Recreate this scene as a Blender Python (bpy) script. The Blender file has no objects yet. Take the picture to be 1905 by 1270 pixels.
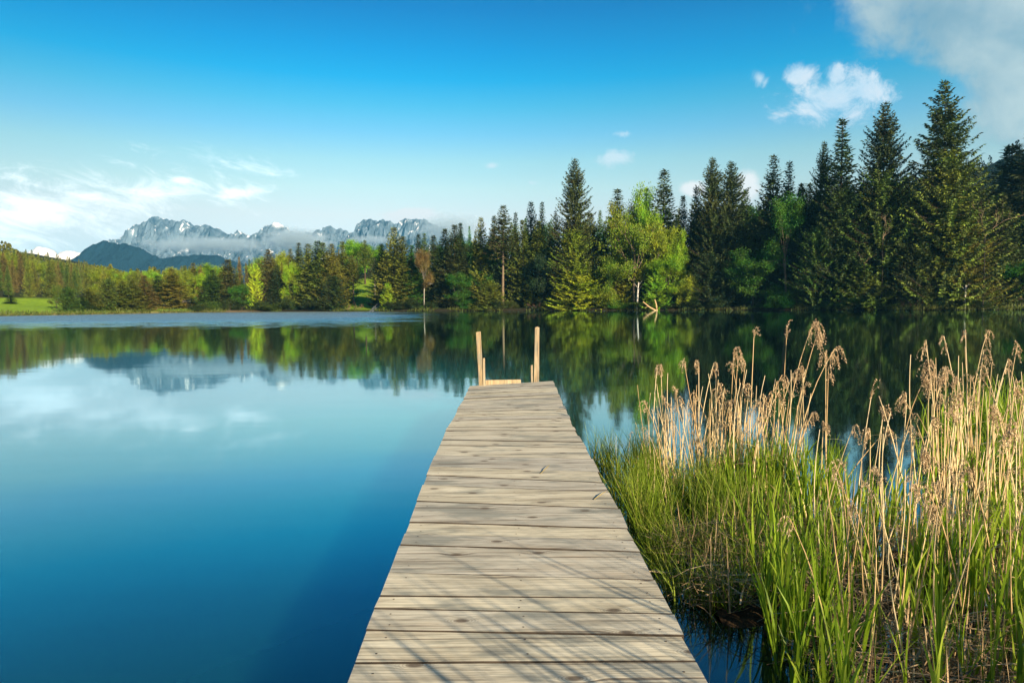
import bpy, math, random
import numpy as np
from mathutils import Vector, Matrix, Euler, noise as mn
R = math.radians
C = bpy.context.scene.collection
sc = bpy.context.scene

# ------------------------------------------------------------------ camera
F, CX, CY, CH = 1270.0, 952.5, 635.0, 1.85      # focal length in photo pixels, camera height over the water
cam_d = bpy.data.cameras.new('camera'); cam = bpy.data.objects.new('camera', cam_d); C.objects.link(cam)
cam_d.sensor_width = 36.0; cam_d.lens = 36.0 * F / 1905.0
cam_d.clip_start = 0.05; cam_d.clip_end = 60000
PITCH, ROLL = math.atan(70 / F), R(0.40)
MR = Matrix.Rotation(math.pi / 2 - PITCH, 3, 'X') @ Matrix.Rotation(-ROLL, 3, 'Z')
cam.matrix_world = Matrix.Translation((0, 0, CH)) @ MR.to_4x4()
sc.camera = cam

def ray(px, py):
    return MR @ Vector(((px - CX) / F, -(py - CY) / F, -1.0))
def at(px, py, Y):                                # point of that photo direction at depth Y
    d = ray(px, py); return Vector((0, 0, CH)) + d * (Y / d.y)
def onz(px, py, z=0.0):                           # point of that photo direction at height z
    d = ray(px, py); return Vector((0, 0, CH)) + d * ((z - CH) / d.z)

# ------------------------------------------------------------------ sun and sky
SUN_AZ, SUN_EL = R(39), R(22)                     # sun behind the camera, to the right
sd = Vector((math.sin(SUN_AZ) * math.cos(SUN_EL), -math.cos(SUN_AZ) * math.cos(SUN_EL), math.sin(SUN_EL)))
sun_d = bpy.data.lights.new('sun', 'SUN'); sun = bpy.data.objects.new('sun', sun_d); C.objects.link(sun)
sun_d.energy = 5.0; sun_d.angle = R(0.5); sun_d.color = (1.0, 0.80, 0.54)
sun.rotation_euler = sd.to_track_quat('Z', 'Y').to_euler(); sun.location = sd * 50
sc.view_settings.view_transform = 'Standard'; sc.view_settings.look = 'None'
sc.view_settings.gamma = 1.0; sc.view_settings.exposure = 1.2
sc.cycles.max_bounces = 6; sc.cycles.diffuse_bounces = 2; sc.cycles.glossy_bounces = 3
sc.cycles.transmission_bounces = 3; sc.cycles.transparent_max_bounces = 8; sc.cycles.volume_bounces = 1
sc.cycles.use_denoising = True
sc.cycles.caustics_reflective = False; sc.cycles.caustics_refractive = False

class V:                                          # tiny node-math wrapper
    nt = None
    def __init__(s, k): s.k = k
    @staticmethod
    def op(o, *a):
        n = V.nt.nodes.new('ShaderNodeMath'); n.operation = o
        for i, x in enumerate(a):
            if isinstance(x, V): V.nt.links.new(x.k, n.inputs[i])
            else: n.inputs[i].default_value = x
        return V(n.outputs[0])
    def __add__(s, b): return V.op('ADD', s, b)
    __radd__ = __add__
    def __sub__(s, b): return V.op('SUBTRACT', s, b)
    def __rsub__(s, b): return V.op('SUBTRACT', b, s)
    def __mul__(s, b): return V.op('MULTIPLY', s, b)
    __rmul__ = __mul__
    def __truediv__(s, b): return V.op('DIVIDE', s, b)
def vmax(a, b): return V.op('MAXIMUM', a, b)
def vmin(a, b): return V.op('MINIMUM', a, b)
def sstep(x, lo, hi, a=0.0, b=1.0, mode='SMOOTHSTEP'):
    n = V.nt.nodes.new('ShaderNodeMapRange'); n.interpolation_type = mode
    V.nt.links.new(x.k, n.inputs[0])
    for i, v in zip((1, 2, 3, 4), (lo, hi, a, b)): n.inputs[i].default_value = v
    return V(n.outputs[0])
def comb(x, y, z=0.0):
    n = V.nt.nodes.new('ShaderNodeCombineXYZ')
    for i, v in enumerate((x, y, z)):
        if isinstance(v, V): V.nt.links.new(v.k, n.inputs[i])
        else: n.inputs[i].default_value = v
    return n.outputs[0]
def vnoise(vec, scale, detail=5, rough=0.55, dist=0.0, lac=2.0):
    n = V.nt.nodes.new('ShaderNodeTexNoise'); V.nt.links.new(vec, n.inputs['Vector'])
    n.inputs['Scale'].default_value = scale; n.inputs['Detail'].default_value = detail
    n.inputs['Roughness'].default_value = rough; n.inputs['Distortion'].default_value = dist
    return V(n.outputs['Fac'])
def mixc(f, a, b, mode='MIX'):
    n = V.nt.nodes.new('ShaderNodeMix'); n.data_type = 'RGBA'; n.blend_type = mode
    for i, v in ((0, f), (6, a), (7, b)):
        if isinstance(v, V): V.nt.links.new(v.k, n.inputs[i])
        elif isinstance(v, bpy.types.NodeSocket): V.nt.links.new(v, n.inputs[i])
        elif isinstance(v, (int, float)): n.inputs[i].default_value = v
        else: n.inputs[i].default_value = (*v, 1)
    return n.outputs[2]
def ramp(f, stops):
    n = V.nt.nodes.new('ShaderNodeValToRGB'); e = n.color_ramp.elements
    while len(e) < len(stops): e.new(0.5)
    for i, (p, c) in enumerate(stops): e[i].position = p; e[i].color = (*c, 1)
    V.nt.links.new(f.k, n.inputs[0]); return n.outputs[0]

w = bpy.data.worlds.new('World'); sc.world = w; w.use_nodes = True
nt = w.node_tree; nt.nodes.clear(); V.nt = nt
tc = nt.nodes.new('ShaderNodeTexCoord')
sx = nt.nodes.new('ShaderNodeSeparateXYZ'); nt.links.new(tc.outputs['Generated'], sx.inputs[0])
dx, dy, dz = V(sx.outputs[0]), V(sx.outputs[1]), V(sx.outputs[2])
sky = nt.nodes.new('ShaderNodeTexSky'); sky.sky_type = 'NISHITA'; sky.sun_disc = False
sky.sun_elevation = SUN_EL; sky.sun_rotation = math.pi - SUN_AZ
sky.altitude = 900; sky.air_density = 1.0; sky.dust_density = 0.6; sky.ozone_density = 2.0
SKY_K = 0.10
# polarised, saturated sky: a tint that deepens with height above the horizon
tint = ramp(sstep(dz, 0.0, 0.6, mode='LINEAR'), [(0.04, (0.66, 0.58, 0.62)), (0.21, (1.06, 0.76, 0.57)), (0.273, (1.0, 0.87, 0.61)), (0.333, (0.80, 0.88, 0.65)), (0.393, (0.46, 0.81, 0.75)),
    (0.452, (0.20, 0.77, 0.76)), (0.508, (0.02, 0.70, 0.81)), (0.563, (0.0, 0.60, 0.79)), (0.647, (0.0, 0.44, 0.68)), (1.0, (0.0, 0.34, 0.52))])
side = sstep(dx / vmax(dy, 0.02), -0.85, -0.05, 0.74, 1.0)
tint = mixc(1.0, tint, comb(side, side, side), 'MULTIPLY')
base = mixc(1.0, sky.outputs[0], tint, 'MULTIPLY')
ay = vmax(dy, 0.02); u = dx / ay; v = dz / ay
uv = comb(u, v)
n1 = vnoise(uv, 9.0, 8, 0.62, 0.3)
n2 = vnoise(comb(u, v, 3.3), 3.2, 6, 0.55, 0.2)
def blob(px, py, a, b, rot=0.0):
    d = ray(px, py); u0, v0 = d.x / d.y, d.z / d.y; a /= F; b /= F
    du, dv = u - u0, v - v0
    c, s = math.cos(rot), math.sin(rot)
    p = (du * c + dv * s) / a; q = (dv * c - du * s) / b
    return 1.0 - V.op('SQRT', p * p + q * q)
nbig = vnoise(comb(u * 1.0, v * 1.6, 7.7), 4.5, 5, 0.5, 0.2)
big = vmax(vmax(blob(1830, 20, 300, 160, 0.05), blob(1945, 120, 200, 225)), blob(2150, 0, 300, 380))
bigm = sstep(big + (nbig - 0.5) * 1.4 + (n1 - 0.5) * 1.2, -0.02, 0.42)
cum = vmax(vmax(blob(1550, 182, 115, 56, 0.08), blob(1605, 168, 70, 48)), vmax(blob(1485, 140, 34, 26), blob(1556, 142, 30, 32)))
ncum = vnoise(comb(u, v, 1.1), 17.0, 9, 0.72, 0.6)
cumm = sstep(cum * 1.35 + (ncum - 0.5) * 3.4, 0.0, 0.95)
sm = vmax(vmax(blob(1413, 146, 16, 20, 0.7), blob(1150, 290, 38, 20, 0.1)), vmax(blob(1155, 249, 36, 11), vmax(blob(916, 309, 14, 6), blob(988, 340, 14, 6))))
smm = sstep(sm * 1.2 + (ncum - 0.5) * 4.6 + 0.1, 0.05, 1.3) * 0.7
low = vmax(vmax(blob(1390, 345, 34, 44), blob(1290, 352, 34, 20)), vmax(blob(890, 425, 26, 14), blob(762, 402, 75, 18)))
lowm = sstep(low + (ncum - 0.5) * 1.3, 0.08, 0.6)
# thin streaked cirrus on the left
ci_n = vnoise(comb(u * 0.9 + v * 1.2, v * 9.0 + u * 2.4, 5.0), 2.6, 9, 0.66, 0.7)
ci_f = vnoise(comb(u * 2.0, v * 5.0 + u * 1.2, 9.0), 6.0, 9, 0.72, 0.8)
ci = vmax(vmax(blob(40, 400, 520, 90, 0.12), blob(-300, 380, 520, 120)), vmax(blob(440, 362, 95, 26, 0.22), blob(335, 336, 50, 14, 0.1)) * 0.9)
cim = sstep(ci + (ci_n - 0.5) * 1.7 + (ci_f - 0.5) * 2.6, 0.1, 1.5) * 0.85
hz = sstep(v, 0.0, 0.20, 1.0, 0.0) * sstep(u, -1.1, 0.55, 1.0, 0.0) * sstep(n2, 0.25, 0.7, 0.35, 0.95)
def cl(r, g, b): return (r / SKY_K, g / SKY_K, b / SKY_K)
c_white = cl(0.37, 0.40, 0.43); c_grey = cl(0.115, 0.19, 0.23); c_warm = cl(0.44, 0.44, 0.43)
base = mixc(hz * 0.7, base, cl(0.52, 0.54, 0.53))
base = mixc(cim, base, cl(0.80, 0.81, 0.80))
grn = sstep(nbig * 0.6 + n1 * 0.4, 0.36, 0.66)
bigc = mixc(grn, c_grey, cl(0.26, 0.31, 0.31))
base = mixc(bigm * 0.9, base, bigc)
base = mixc(cumm * 0.9, base, mixc(sstep(ncum, 0.35, 0.7), cl(0.26, 0.35, 0.42), c_white))
base = mixc(smm, base, cl(0.36, 0.41, 0.44))
base = mixc(lowm, base, c_warm)
bg = nt.nodes.new('ShaderNodeBackground'); bg.inputs[1].default_value = SKY_K
nt.links.new(base, bg.inputs[0])
wo = nt.nodes.new('ShaderNodeOutputWorld'); nt.links.new(bg.outputs[0], wo.inputs[0])

# ------------------------------------------------------------------ helpers
def tag(o, label=None, cat=None, group=None, kind=None):
    if label: o['label'] = label
    if cat: o['category'] = cat
    if group: o['group'] = group
    if kind: o['kind'] = kind
    return o
def empty(name, loc=(0, 0, 0), rz=0.0):
    o = bpy.data.objects.new(name, None); C.objects.link(o); o.location = loc; o.rotation_euler = (0, 0, rz)
    o.empty_display_size = 0.2
    return o
def link(name, me, mat=None, parent=None):
    if mat:
        for m in (mat if isinstance(mat, (list, tuple)) else [mat]): me.materials.append(m)
    o = bpy.data.objects.new(name, me); C.objects.link(o)
    if parent: o.parent = parent
    return o
def npmesh(name, verts, faces, smooth=False):
    verts = np.asarray(verts, dtype=np.float32).reshape(-1, 3); faces = np.asarray(faces, dtype=np.int32)
    k = faces.shape[1]; me = bpy.data.meshes.new(name)
    me.vertices.add(len(verts)); me.vertices.foreach_set('co', verts.ravel())
    me.loops.add(faces.size); me.loops.foreach_set('vertex_index', faces.ravel())
    me.polygons.add(len(faces)); me.polygons.foreach_set('loop_start', np.arange(0, faces.size, k, dtype=np.int32))
    me.polygons.foreach_set('loop_total', np.full(len(faces), k, dtype=np.int32))
    if smooth: me.polygons.foreach_set('use_smooth', np.ones(len(faces), dtype=bool))
    me.update(calc_edges=True)
    return me
class MB:                                          # collects tubes / boxes / quads into one mesh
    def __init__(s): s.v = []; s.f = []; s.n = 0; s.m = []
    def add(s, vs, fs, mi=0):
        s.v += [tuple(x) for x in vs]; s.f += [tuple(i + s.n for i in f) for f in fs]; s.m += [mi] * len(fs); s.n += len(vs)
    def tube(s, pts, rad, n=5, cap=True, mi=0):
        pts = [Vector(p) for p in pts]; vs = []; fs = []
        up = Vector((0.31, 0.17, 0.93))
        for i, p in enumerate(pts):
            d = (pts[min(i + 1, len(pts) - 1)] - pts[max(i - 1, 0)])
            if d.length < 1e-9: d = Vector((0, 0, 1))
            d.normalize(); a = d.cross(up)
            if a.length < 1e-3: a = d.cross(Vector((1, 0, 0)))
            a.normalize(); b = d.cross(a)
            for k in range(n):
                t = 2 * math.pi * k / n; vs.append(p + (a * math.cos(t) + b * math.sin(t)) * rad[i])
        for i in range(len(pts) - 1):
            for k in range(n):
                fs.append((i * n + k, i * n + (k + 1) % n, (i + 1) * n + (k + 1) % n, (i + 1) * n + k))
        if cap: fs.append(tuple(range(n))[::-1]); fs.append(tuple((len(pts) - 1) * n + k for k in range(n)))
        s.add(vs, fs, mi)
    def hexa(s, c8, mi=0):                         # 8 corners: bottom 4 then top 4, counter-clockwise
        s.add(c8, [(3, 2, 1, 0), (4, 5, 6, 7), (0, 1, 5, 4), (1, 2, 6, 5), (2, 3, 7, 6), (3, 0, 4, 7)], mi)
    def box(s, c, sz, mat=None, mi=0):
        c = Vector(c); x, y, z = (a / 2 for a in sz)
        p = [Vector(q) for q in ((-x, -y, -z), (x, -y, -z), (x, y, -z), (-x, y, -z), (-x, -y, z), (x, -y, z), (x, y, z), (-x, y, z))]
        if mat is not None: p = [mat @ q for q in p]
        s.hexa([c + q for q in p], mi)
    def mesh(s, name, smooth=False):
        me = bpy.data.meshes.new(name); me.from_pydata(s.v, [], s.f)
        me.polygons.foreach_set('material_index', s.m)
        if smooth: me.polygons.foreach_set('use_smooth', [True] * len(s.f))
        me.update(); return me

def mat_new(name):
    m = bpy.data.materials.new(name); m.use_nodes = True; m.node_tree.nodes.clear(); V.nt = m.node_tree; return m
def N(t): return V.nt.nodes.new(t)
def L(a, b): V.nt.links.new(a, b)
def coord(kind='Object'): return N('ShaderNodeTexCoord').outputs[kind]
def wpos(): return N('ShaderNodeNewGeometry').outputs['Position']
def sep(vec):
    n = N('ShaderNodeSeparateXYZ'); L(vec, n.inputs[0]); return V(n.outputs[0]), V(n.outputs[1]), V(n.outputs[2])
def scalev(vec, s):
    n = N('ShaderNodeMapping'); L(vec, n.inputs[0]); n.inputs['Scale'].default_value = s; return n.outputs[0]
def bump(h, strength=0.3, dist=0.02):
    n = N('ShaderNodeBump'); n.inputs['Strength'].default_value = strength; n.inputs['Distance'].default_value = dist
    L(h.k, n.inputs['Height']); return n.outputs[0]
def pbr(col, rough=0.7, normal=None, spec=0.4, out=True):
    b = N('ShaderNodeBsdfPrincipled')
    if isinstance(col, bpy.types.NodeSocket): L(col, b.inputs['Base Color'])
    else: b.inputs['Base Color'].default_value = (*col, 1)
    if isinstance(rough, V): L(rough.k, b.inputs['Roughness'])
    else: b.inputs['Roughness'].default_value = rough
    b.inputs['Specular IOR Level'].default_value = spec
    if normal is not None: L(normal, b.inputs['Normal'])
    if out: o = N('ShaderNodeOutputMaterial'); L(b.outputs[0], o.inputs[0])
    return b
def leafmat(name, col=None, trans=0.35, var=0.5, rough=0.6, vscale=3.0, sat=None):
    """foliage: colour = object's own colour (or col) varied by a noise in clumps, part of the light passes through"""
    m = mat_new(name)
    if col is None: base = N('ShaderNodeObjectInfo').outputs['Color']
    else:
        rgb = N('ShaderNodeRGB'); rgb.outputs[0].default_value = (*col, 1); base = rgb.outputs[0]
    nn = vnoise(coord('Object'), vscale, 3, 0.7)
    k = sstep(nn, 0.3, 0.7, 1 - var, 1 + var)
    hs = N('ShaderNodeHueSaturation'); L(base, hs.inputs['Color']); L(k.k, hs.inputs['Value'])
    h2 = vnoise(coord('Object'), vscale * 0.37, 2, 0.5)
    L(sstep(h2, 0.3, 0.7, 0.475, 0.52).k, hs.inputs['Hue'])
    b = pbr(hs.outputs[0], rough, spec=0.25, out=False)
    t = N('ShaderNodeBsdfTranslucent'); L(hs.outputs[0], t.inputs[0])
    mx = N('ShaderNodeMixShader'); mx.inputs[0].default_value = trans
    L(b.outputs[0], mx.inputs[1]); L(t.outputs[0], mx.inputs[2])
    o = N('ShaderNodeOutputMaterial'); L(mx.outputs[0], o.inputs[0]); return m
def interp(x, pts): return float(np.interp(x, [p[0] for p in pts], [p[1] for p in pts]))

# ------------------------------------------------------------------ materials
M_needle = leafmat('needles', None, 0.12, 0.55, 0.65, 0.5)
M_leaf = leafmat('leaves', None, 0.40, 0.45, 0.5, 0.6)
m = mat_new('bark'); oi = N('ShaderNodeObjectInfo').outputs['Color']
nn = vnoise(scalev(coord(), (6, 6, 1.2)), 2.0, 5, 0.6)
col = mixc(1.0, oi, ramp(nn, [(0.3, (0.45, 0.45, 0.45)), (0.7, (1.3, 1.3, 1.3))]), 'MULTIPLY')
pbr(col, 0.9, bump(nn, 0.6, 0.05)); M_bark = m

# ground: meadow grass / forest floor by a face attribute, brown bank at the water
m = mat_new('ground'); P = wpos(); gx, gy, gz = sep(P)
at_f = N('ShaderNodeAttribute'); at_f.attribute_name = 'wood'
nA = vnoise(P, 0.09, 5, 0.6); nB = vnoise(P, 0.9, 4, 0.6); nC = vnoise(P, 4.0, 3, 0.6)
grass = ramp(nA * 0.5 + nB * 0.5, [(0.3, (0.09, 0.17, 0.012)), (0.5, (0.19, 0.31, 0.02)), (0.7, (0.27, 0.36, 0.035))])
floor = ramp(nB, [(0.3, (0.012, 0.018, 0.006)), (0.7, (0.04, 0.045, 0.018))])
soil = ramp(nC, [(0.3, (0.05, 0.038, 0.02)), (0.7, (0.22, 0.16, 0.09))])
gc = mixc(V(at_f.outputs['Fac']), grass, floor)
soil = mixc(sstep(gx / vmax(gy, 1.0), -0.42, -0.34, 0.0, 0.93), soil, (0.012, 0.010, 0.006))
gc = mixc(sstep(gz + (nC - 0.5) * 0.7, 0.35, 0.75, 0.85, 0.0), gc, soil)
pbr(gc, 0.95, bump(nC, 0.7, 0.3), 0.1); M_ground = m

m = mat_new('water'); P = wpos(); x_, y_, z_ = sep(P)
dist = V.op('SQRT', x_ * x_ + y_ * y_)
sw1 = vnoise(scalev(P, (0.35, 1.0, 1)), 0.55, 2, 0.5)          # long slow swell
sw2 = vnoise(scalev(P, (0.5, 1.0, 1)), 4.0, 3, 0.55)           # ripples
ang = x_ / vmax(y_, 1.0)
patch = sstep(y_ + (vnoise(scalev(P, (0.02, 0.06, 1)), 1.0, 3, 0.6) - 0.5) * 40.0 + (vnoise(scalev(P, (0.5, 0.35, 1)), 1.0, 3, 0.7) - 0.5) * 70.0, 55.0, 108.0) * sstep(ang + (vnoise(scalev(P, (0.06, 0.06, 1)), 1.0, 4, 0.6) - 0.5) * 0.3, -0.26, -0.08, 1.0, 0.0)
h = sw1 * 0.0032 + sw2 * (0.0004 + patch * 0.22)
bn = N('ShaderNodeBump'); bn.inputs['Strength'].default_value = 1.0; bn.inputs['Distance'].default_value = 1.0; L(h.k, bn.inputs['Height'])
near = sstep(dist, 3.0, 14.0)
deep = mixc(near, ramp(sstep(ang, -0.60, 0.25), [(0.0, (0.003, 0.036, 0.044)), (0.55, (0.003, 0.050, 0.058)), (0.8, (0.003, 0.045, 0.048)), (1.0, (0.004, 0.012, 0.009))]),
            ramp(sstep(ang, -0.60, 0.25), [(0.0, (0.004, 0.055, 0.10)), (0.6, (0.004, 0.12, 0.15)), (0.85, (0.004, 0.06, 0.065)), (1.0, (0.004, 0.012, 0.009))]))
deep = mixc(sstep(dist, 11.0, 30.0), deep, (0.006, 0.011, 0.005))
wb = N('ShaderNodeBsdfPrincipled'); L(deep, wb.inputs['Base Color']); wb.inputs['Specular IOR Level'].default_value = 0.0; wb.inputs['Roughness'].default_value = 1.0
wb.inputs['Subsurface Weight'].default_value = 1.0; wb.inputs['Subsurface Radius'].default_value = (1, 1, 1); wb.inputs['Subsurface Scale'].default_value = 6.0
gl = N('ShaderNodeBsdfGlossy'); gl.inputs['Color'].default_value = (0.74, 0.95, 1.0, 1); L((0.04 + patch * 0.40).k, gl.inputs['Roughness']); L(bn.outputs[0], gl.inputs['Normal'])
lw = N('ShaderNodeLayerWeight'); lw.inputs['Blend'].default_value = 0.5; L(bn.outputs[0], lw.inputs['Normal'])
fr = V.op('POWER', V(lw.outputs['Facing']), 2.6) * 0.96 + 0.02
mx = N('ShaderNodeMixShader'); L(fr.k, mx.inputs[0]); L(wb.outputs[0], mx.inputs[1]); L(gl.outputs[0], mx.inputs[2])
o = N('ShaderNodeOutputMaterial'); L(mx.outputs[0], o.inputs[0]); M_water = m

# weathered plank wood: 'pid' is a number per plank, grain runs along X
def woodmat(name, stops, axis='X', knots=True, sc_=1.0, warm=0.0):
    m = mat_new(name); co = coord(); x, y, z = sep(co)
    a = N('ShaderNodeAttribute'); a.attribute_name = 'pid'; pid = V(a.outputs['Fac'])
    if axis == 'Z': x, z = z, x
    x = x + pid * 13.7; q = y + z
    wv = vnoise(comb(x * 1.2, q * 5.0, pid * 5.0), 1.5, 3, 0.5)
    kc = comb(x * 0.9, q * 1.7 + pid * 3.1, 0.0)
    vo = N('ShaderNodeTexVoronoi'); vo.voronoi_dimensions = '2D'; vo.inputs['Scale'].default_value = 1.9; L(kc, vo.inputs['Vector']); kd = V(vo.outputs['Distance'])
    qq = q + (wv - 0.5) * 0.025 + sstep(kd, 0.0, 0.22, 0.03, 0.0)
    g1 = vnoise(comb(x * 1.6, qq * 95.0, pid * 9.0), 1.0 * sc_, 6, 0.7)
    g2 = vnoise(comb(x * 5.0, qq * 320.0, pid * 4.0), 1.0 * sc_, 3, 0.6)
    g3 = vnoise(comb(x * 0.9, q * 5.5, pid * 2.0), 2.0, 4, 0.65)
    k = (g1 * 0.5 + g2 * 0.22 + g3 * 0.28 - 0.5) * 1.25 + 0.5
    col = ramp(k, stops)
    pv = N('ShaderNodeTexWhiteNoise'); pv.noise_dimensions = '1D'; L(pid.k, pv.inputs['W']); pr = V(pv.outputs['Value'])
    hs = N('ShaderNodeHueSaturation'); L(col, hs.inputs['Color']); L((0.86 + pr * 0.26).k, hs.inputs['Value'])
    L((0.8 + pr * 0.5).k, hs.inputs['Saturation']); col = hs.outputs[0]
    # grey-green weather stains and warm bare streaks
    st = vnoise(comb(x * 0.8, q * 2.5, pid * 1.7 + 4), 2.6, 4, 0.6)
    col = mixc(sstep(st, 0.50, 0.66, 0.0, 0.65), col, (0.17, 0.185, 0.165))
    gw = vnoise(comb(x * 1.7, q * 9.0, pid * 3.3 + 8), 2.2, 5, 0.7)
    col = mixc(sstep(gw, 0.52, 0.70, 0.0, 0.5), col, (0.13, 0.12, 0.10))
    col = mixc(sstep(st, 0.42, 0.25, 0.0, 0.35), col, (0.44, 0.35, 0.24))
    if knots:
        ring = V.op('SINE', kd * 260.0)
        col = mixc(sstep(kd, 0.03, 0.075, 0.85, 0.0), col, (0.07, 0.05, 0.035))
        col = mixc(sstep(kd, 0.05, 0.17, 0.45, 0.0) * sstep(ring, -0.2, 0.8), col, (0.16, 0.12, 0.08))
    crack = sstep(vnoise(comb(x * 0.55, qq * 30.0, pid * 7.0 + 2), 1.0, 3, 0.55), 0.62, 0.665)
    col = mixc(crack * 0.75, col, (0.10, 0.07, 0.045))
    pbr(col, 0.8, bump(g1 * 0.6 + g2 * 0.4 - crack * 0.8, 0.35, 0.004), 0.3); return m
M_deck = woodmat('deck_wood', [(0.32, (0.13, 0.112, 0.085)), (0.44, (0.34, 0.312, 0.245)), (0.53, (0.49, 0.46, 0.37)), (0.66, (0.66, 0.62, 0.51))])
M_post = woodmat('post_wood', [(0.36, (0.10, 0.075, 0.05)), (0.5, (0.33, 0.26, 0.17)), (0.64, (0.50, 0.44, 0.33))], axis='Z', knots=False)
M_beam = woodmat('beam_wood', [(0.3, (0.06, 0.045, 0.03)), (0.7, (0.20, 0.15, 0.10))], knots=False)
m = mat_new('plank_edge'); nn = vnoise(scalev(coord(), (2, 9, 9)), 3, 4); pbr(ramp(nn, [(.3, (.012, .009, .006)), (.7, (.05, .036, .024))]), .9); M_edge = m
m = mat_new('rusty_nail'); pbr((0.05, 0.03, 0.02), 0.6); M_nail = m

# ------------------------------------------------------------------ lake and land
SHORE = [(-400, 588), (0, 588), (150, 585.5), (350, 581.5), (500, 580), (640, 579.5), (720, 579.5), (1000, 578), (1300, 577), (1700, 577), (1905, 576), (2300, 577)]
UU = [(onz(p, q).x / onz(p, q).y, onz(p, q).y) for p, q in SHORE]
def shoreY(u): return interp(u, UU) + 1.6 * mn.noise(Vector((u * 22, 0, 0))) + 0.8 * mn.noise(Vector((u * 70, 4, 0)))
SLOPE = [(-0.80, 0.115), (-0.70, 0.115), (-0.62, 0.09), (-0.5, 0.035), (-0.42, 0.045), (-0.30, 0.13), (-0.24, 0.19), (-0.19, 0.19), (-0.14, 0.12), (0.1, 0.11), (0.9, 0.12)]
def upx(px): return ray(px, 570).x / ray(px, 570).y
def land(x, y):
    if y < 5: return -1.5
    u = x / y; uc = max(-0.95, min(1.0, u)); s = shoreY(uc); d = y - s
    if d < 0: return max(-1.5, d * 0.5)
    z = 0.55 * min(1, d / 1.2) + 0.012 * d
    if uc < -0.5:                                  # meadow first, then the wooded hill
        k = interp(uc, SLOPE); z += 0.02 * min(d, 60) + k * max(0, min(d - 55, 330))
    else:
        z += interp(uc, SLOPE) * max(0, min(d, 150) - 2) * (0.35 if d < 12 else 1) if d < 12 else interp(uc, SLOPE) * (min(d, 150) - 2 - 6.5 * max(0, 1 - 0) * 1.0 + 0.0)
    z += min(1, d / 40) * 1.2 * mn.noise(Vector((x * 0.02, y * 0.02, 1))) + 0.25 * min(1, d / 4) * mn.noise(Vector((x * .3, y * .3, 2)))
    return max(z, 0.12 if d > 1 else -1)
us = np.linspace(-1.02, 1.02, 420)
ds = np.concatenate([[-25, -6], np.linspace(-2, 3, 11), np.linspace(4, 30, 14), np.linspace(34, 160, 22), np.linspace(175, 520, 18), [650, 900, 1400, 2200, 3500, 5200]])
def is_clearing(x, y):
    u = x / y; d = y - shoreY(u)
    if -0.79 < u < -0.60 and d < 75: return True
    if -0.62 <= u < -0.42 and d < 26: return True
    return upx(632) < u < upx(714) and d < 62
gv = []; wood = []
for uu in us:
    s = shoreY(max(-0.95, min(1, uu)))
    for d in ds:
        y = s + d; x = uu * y; gv.append((x, y, land(x, y))); wood.append(0.0 if is_clearing(x, y) else 1.0)
nd = len(ds); gf = [(i * nd + j, (i + 1) * nd + j, (i + 1) * nd + j + 1, i * nd + j + 1) for i in range(len(us) - 1) for j in range(nd - 1)]
me = npmesh('land', gv, gf, True); a_ = me.attributes.new('wood', 'FLOAT', 'POINT'); a_.data.foreach_set('value', np.array(wood, dtype=np.float32))
tag(link('ground', me, M_ground), kind='structure')
me = npmesh('lake', [(-900, -40, 0), (900, -40, 0), (900, 700, 0), (-900, 700, 0)], [(0, 1, 2, 3)])
tag(link('lake_water', me, M_water), kind='structure')

# ------------------------------------------------------------------ far relief
def relief(name, prof, Y, depth, back, mat, amp, fq, nu, nv, kind, jit, seed, gpow=0.75, base=-40.0):
    """height field whose crest follows the traced ridge line"""
    us = np.linspace(upx(prof[0][0]), upx(prof[-1][0]), nu)
    pts = []
    for p, q in prof:
        a = at(p, q, Y); pts.append((a.x / a.y, a.z))
    vs = []
    ts = np.linspace(-1, 1, nv)
    for uu in us:
        hz_ = interp(uu, pts) + jit * mn.fractal(Vector((uu * 90, seed, 0)), 0.8, 2.1, 5)
        for t in ts:
            y = Y + (t * depth if t < 0 else t * back); x = uu * Y
            g = (1 - abs(t)) ** gpow if t < 0 else (1 - t)
            nz = mn.ridged_multi_fractal(Vector((x * fq * 1.5, y * fq * 0.8, seed)), 0.75, 2.2, 7, 1.0, 2.0) - 1.1
            nz2 = mn.fractal(Vector((x * fq * .35, y * fq * .6, seed + 9)), 0.9, 2.0, 4)
            nz += 0.45 * mn.ridged_multi_fractal(Vector((x * fq * 5.5, y * fq * 1.2, seed + 4)), 0.8, 2.1, 4, 1.0, 2.0) - 0.4
            e = min(1.0, 0.12 + abs(t) * 4.5)
            z = base + (hz_ - base) * (g - 0.12 * e * (1 - abs(t))) + amp * e * (1 - abs(t)) * (nz * 0.8 + nz2 * 0.7) 
            vs.append((x, y, z))
    fs = [(i * nv + j, (i + 1) * nv + j, (i + 1) * nv + j + 1, i * nv + j + 1) for i in range(nu - 1) for j in range(nv - 1)]
    me = npmesh(name, vs, fs, False); return tag(link(name, me, mat), kind=kind)

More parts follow.
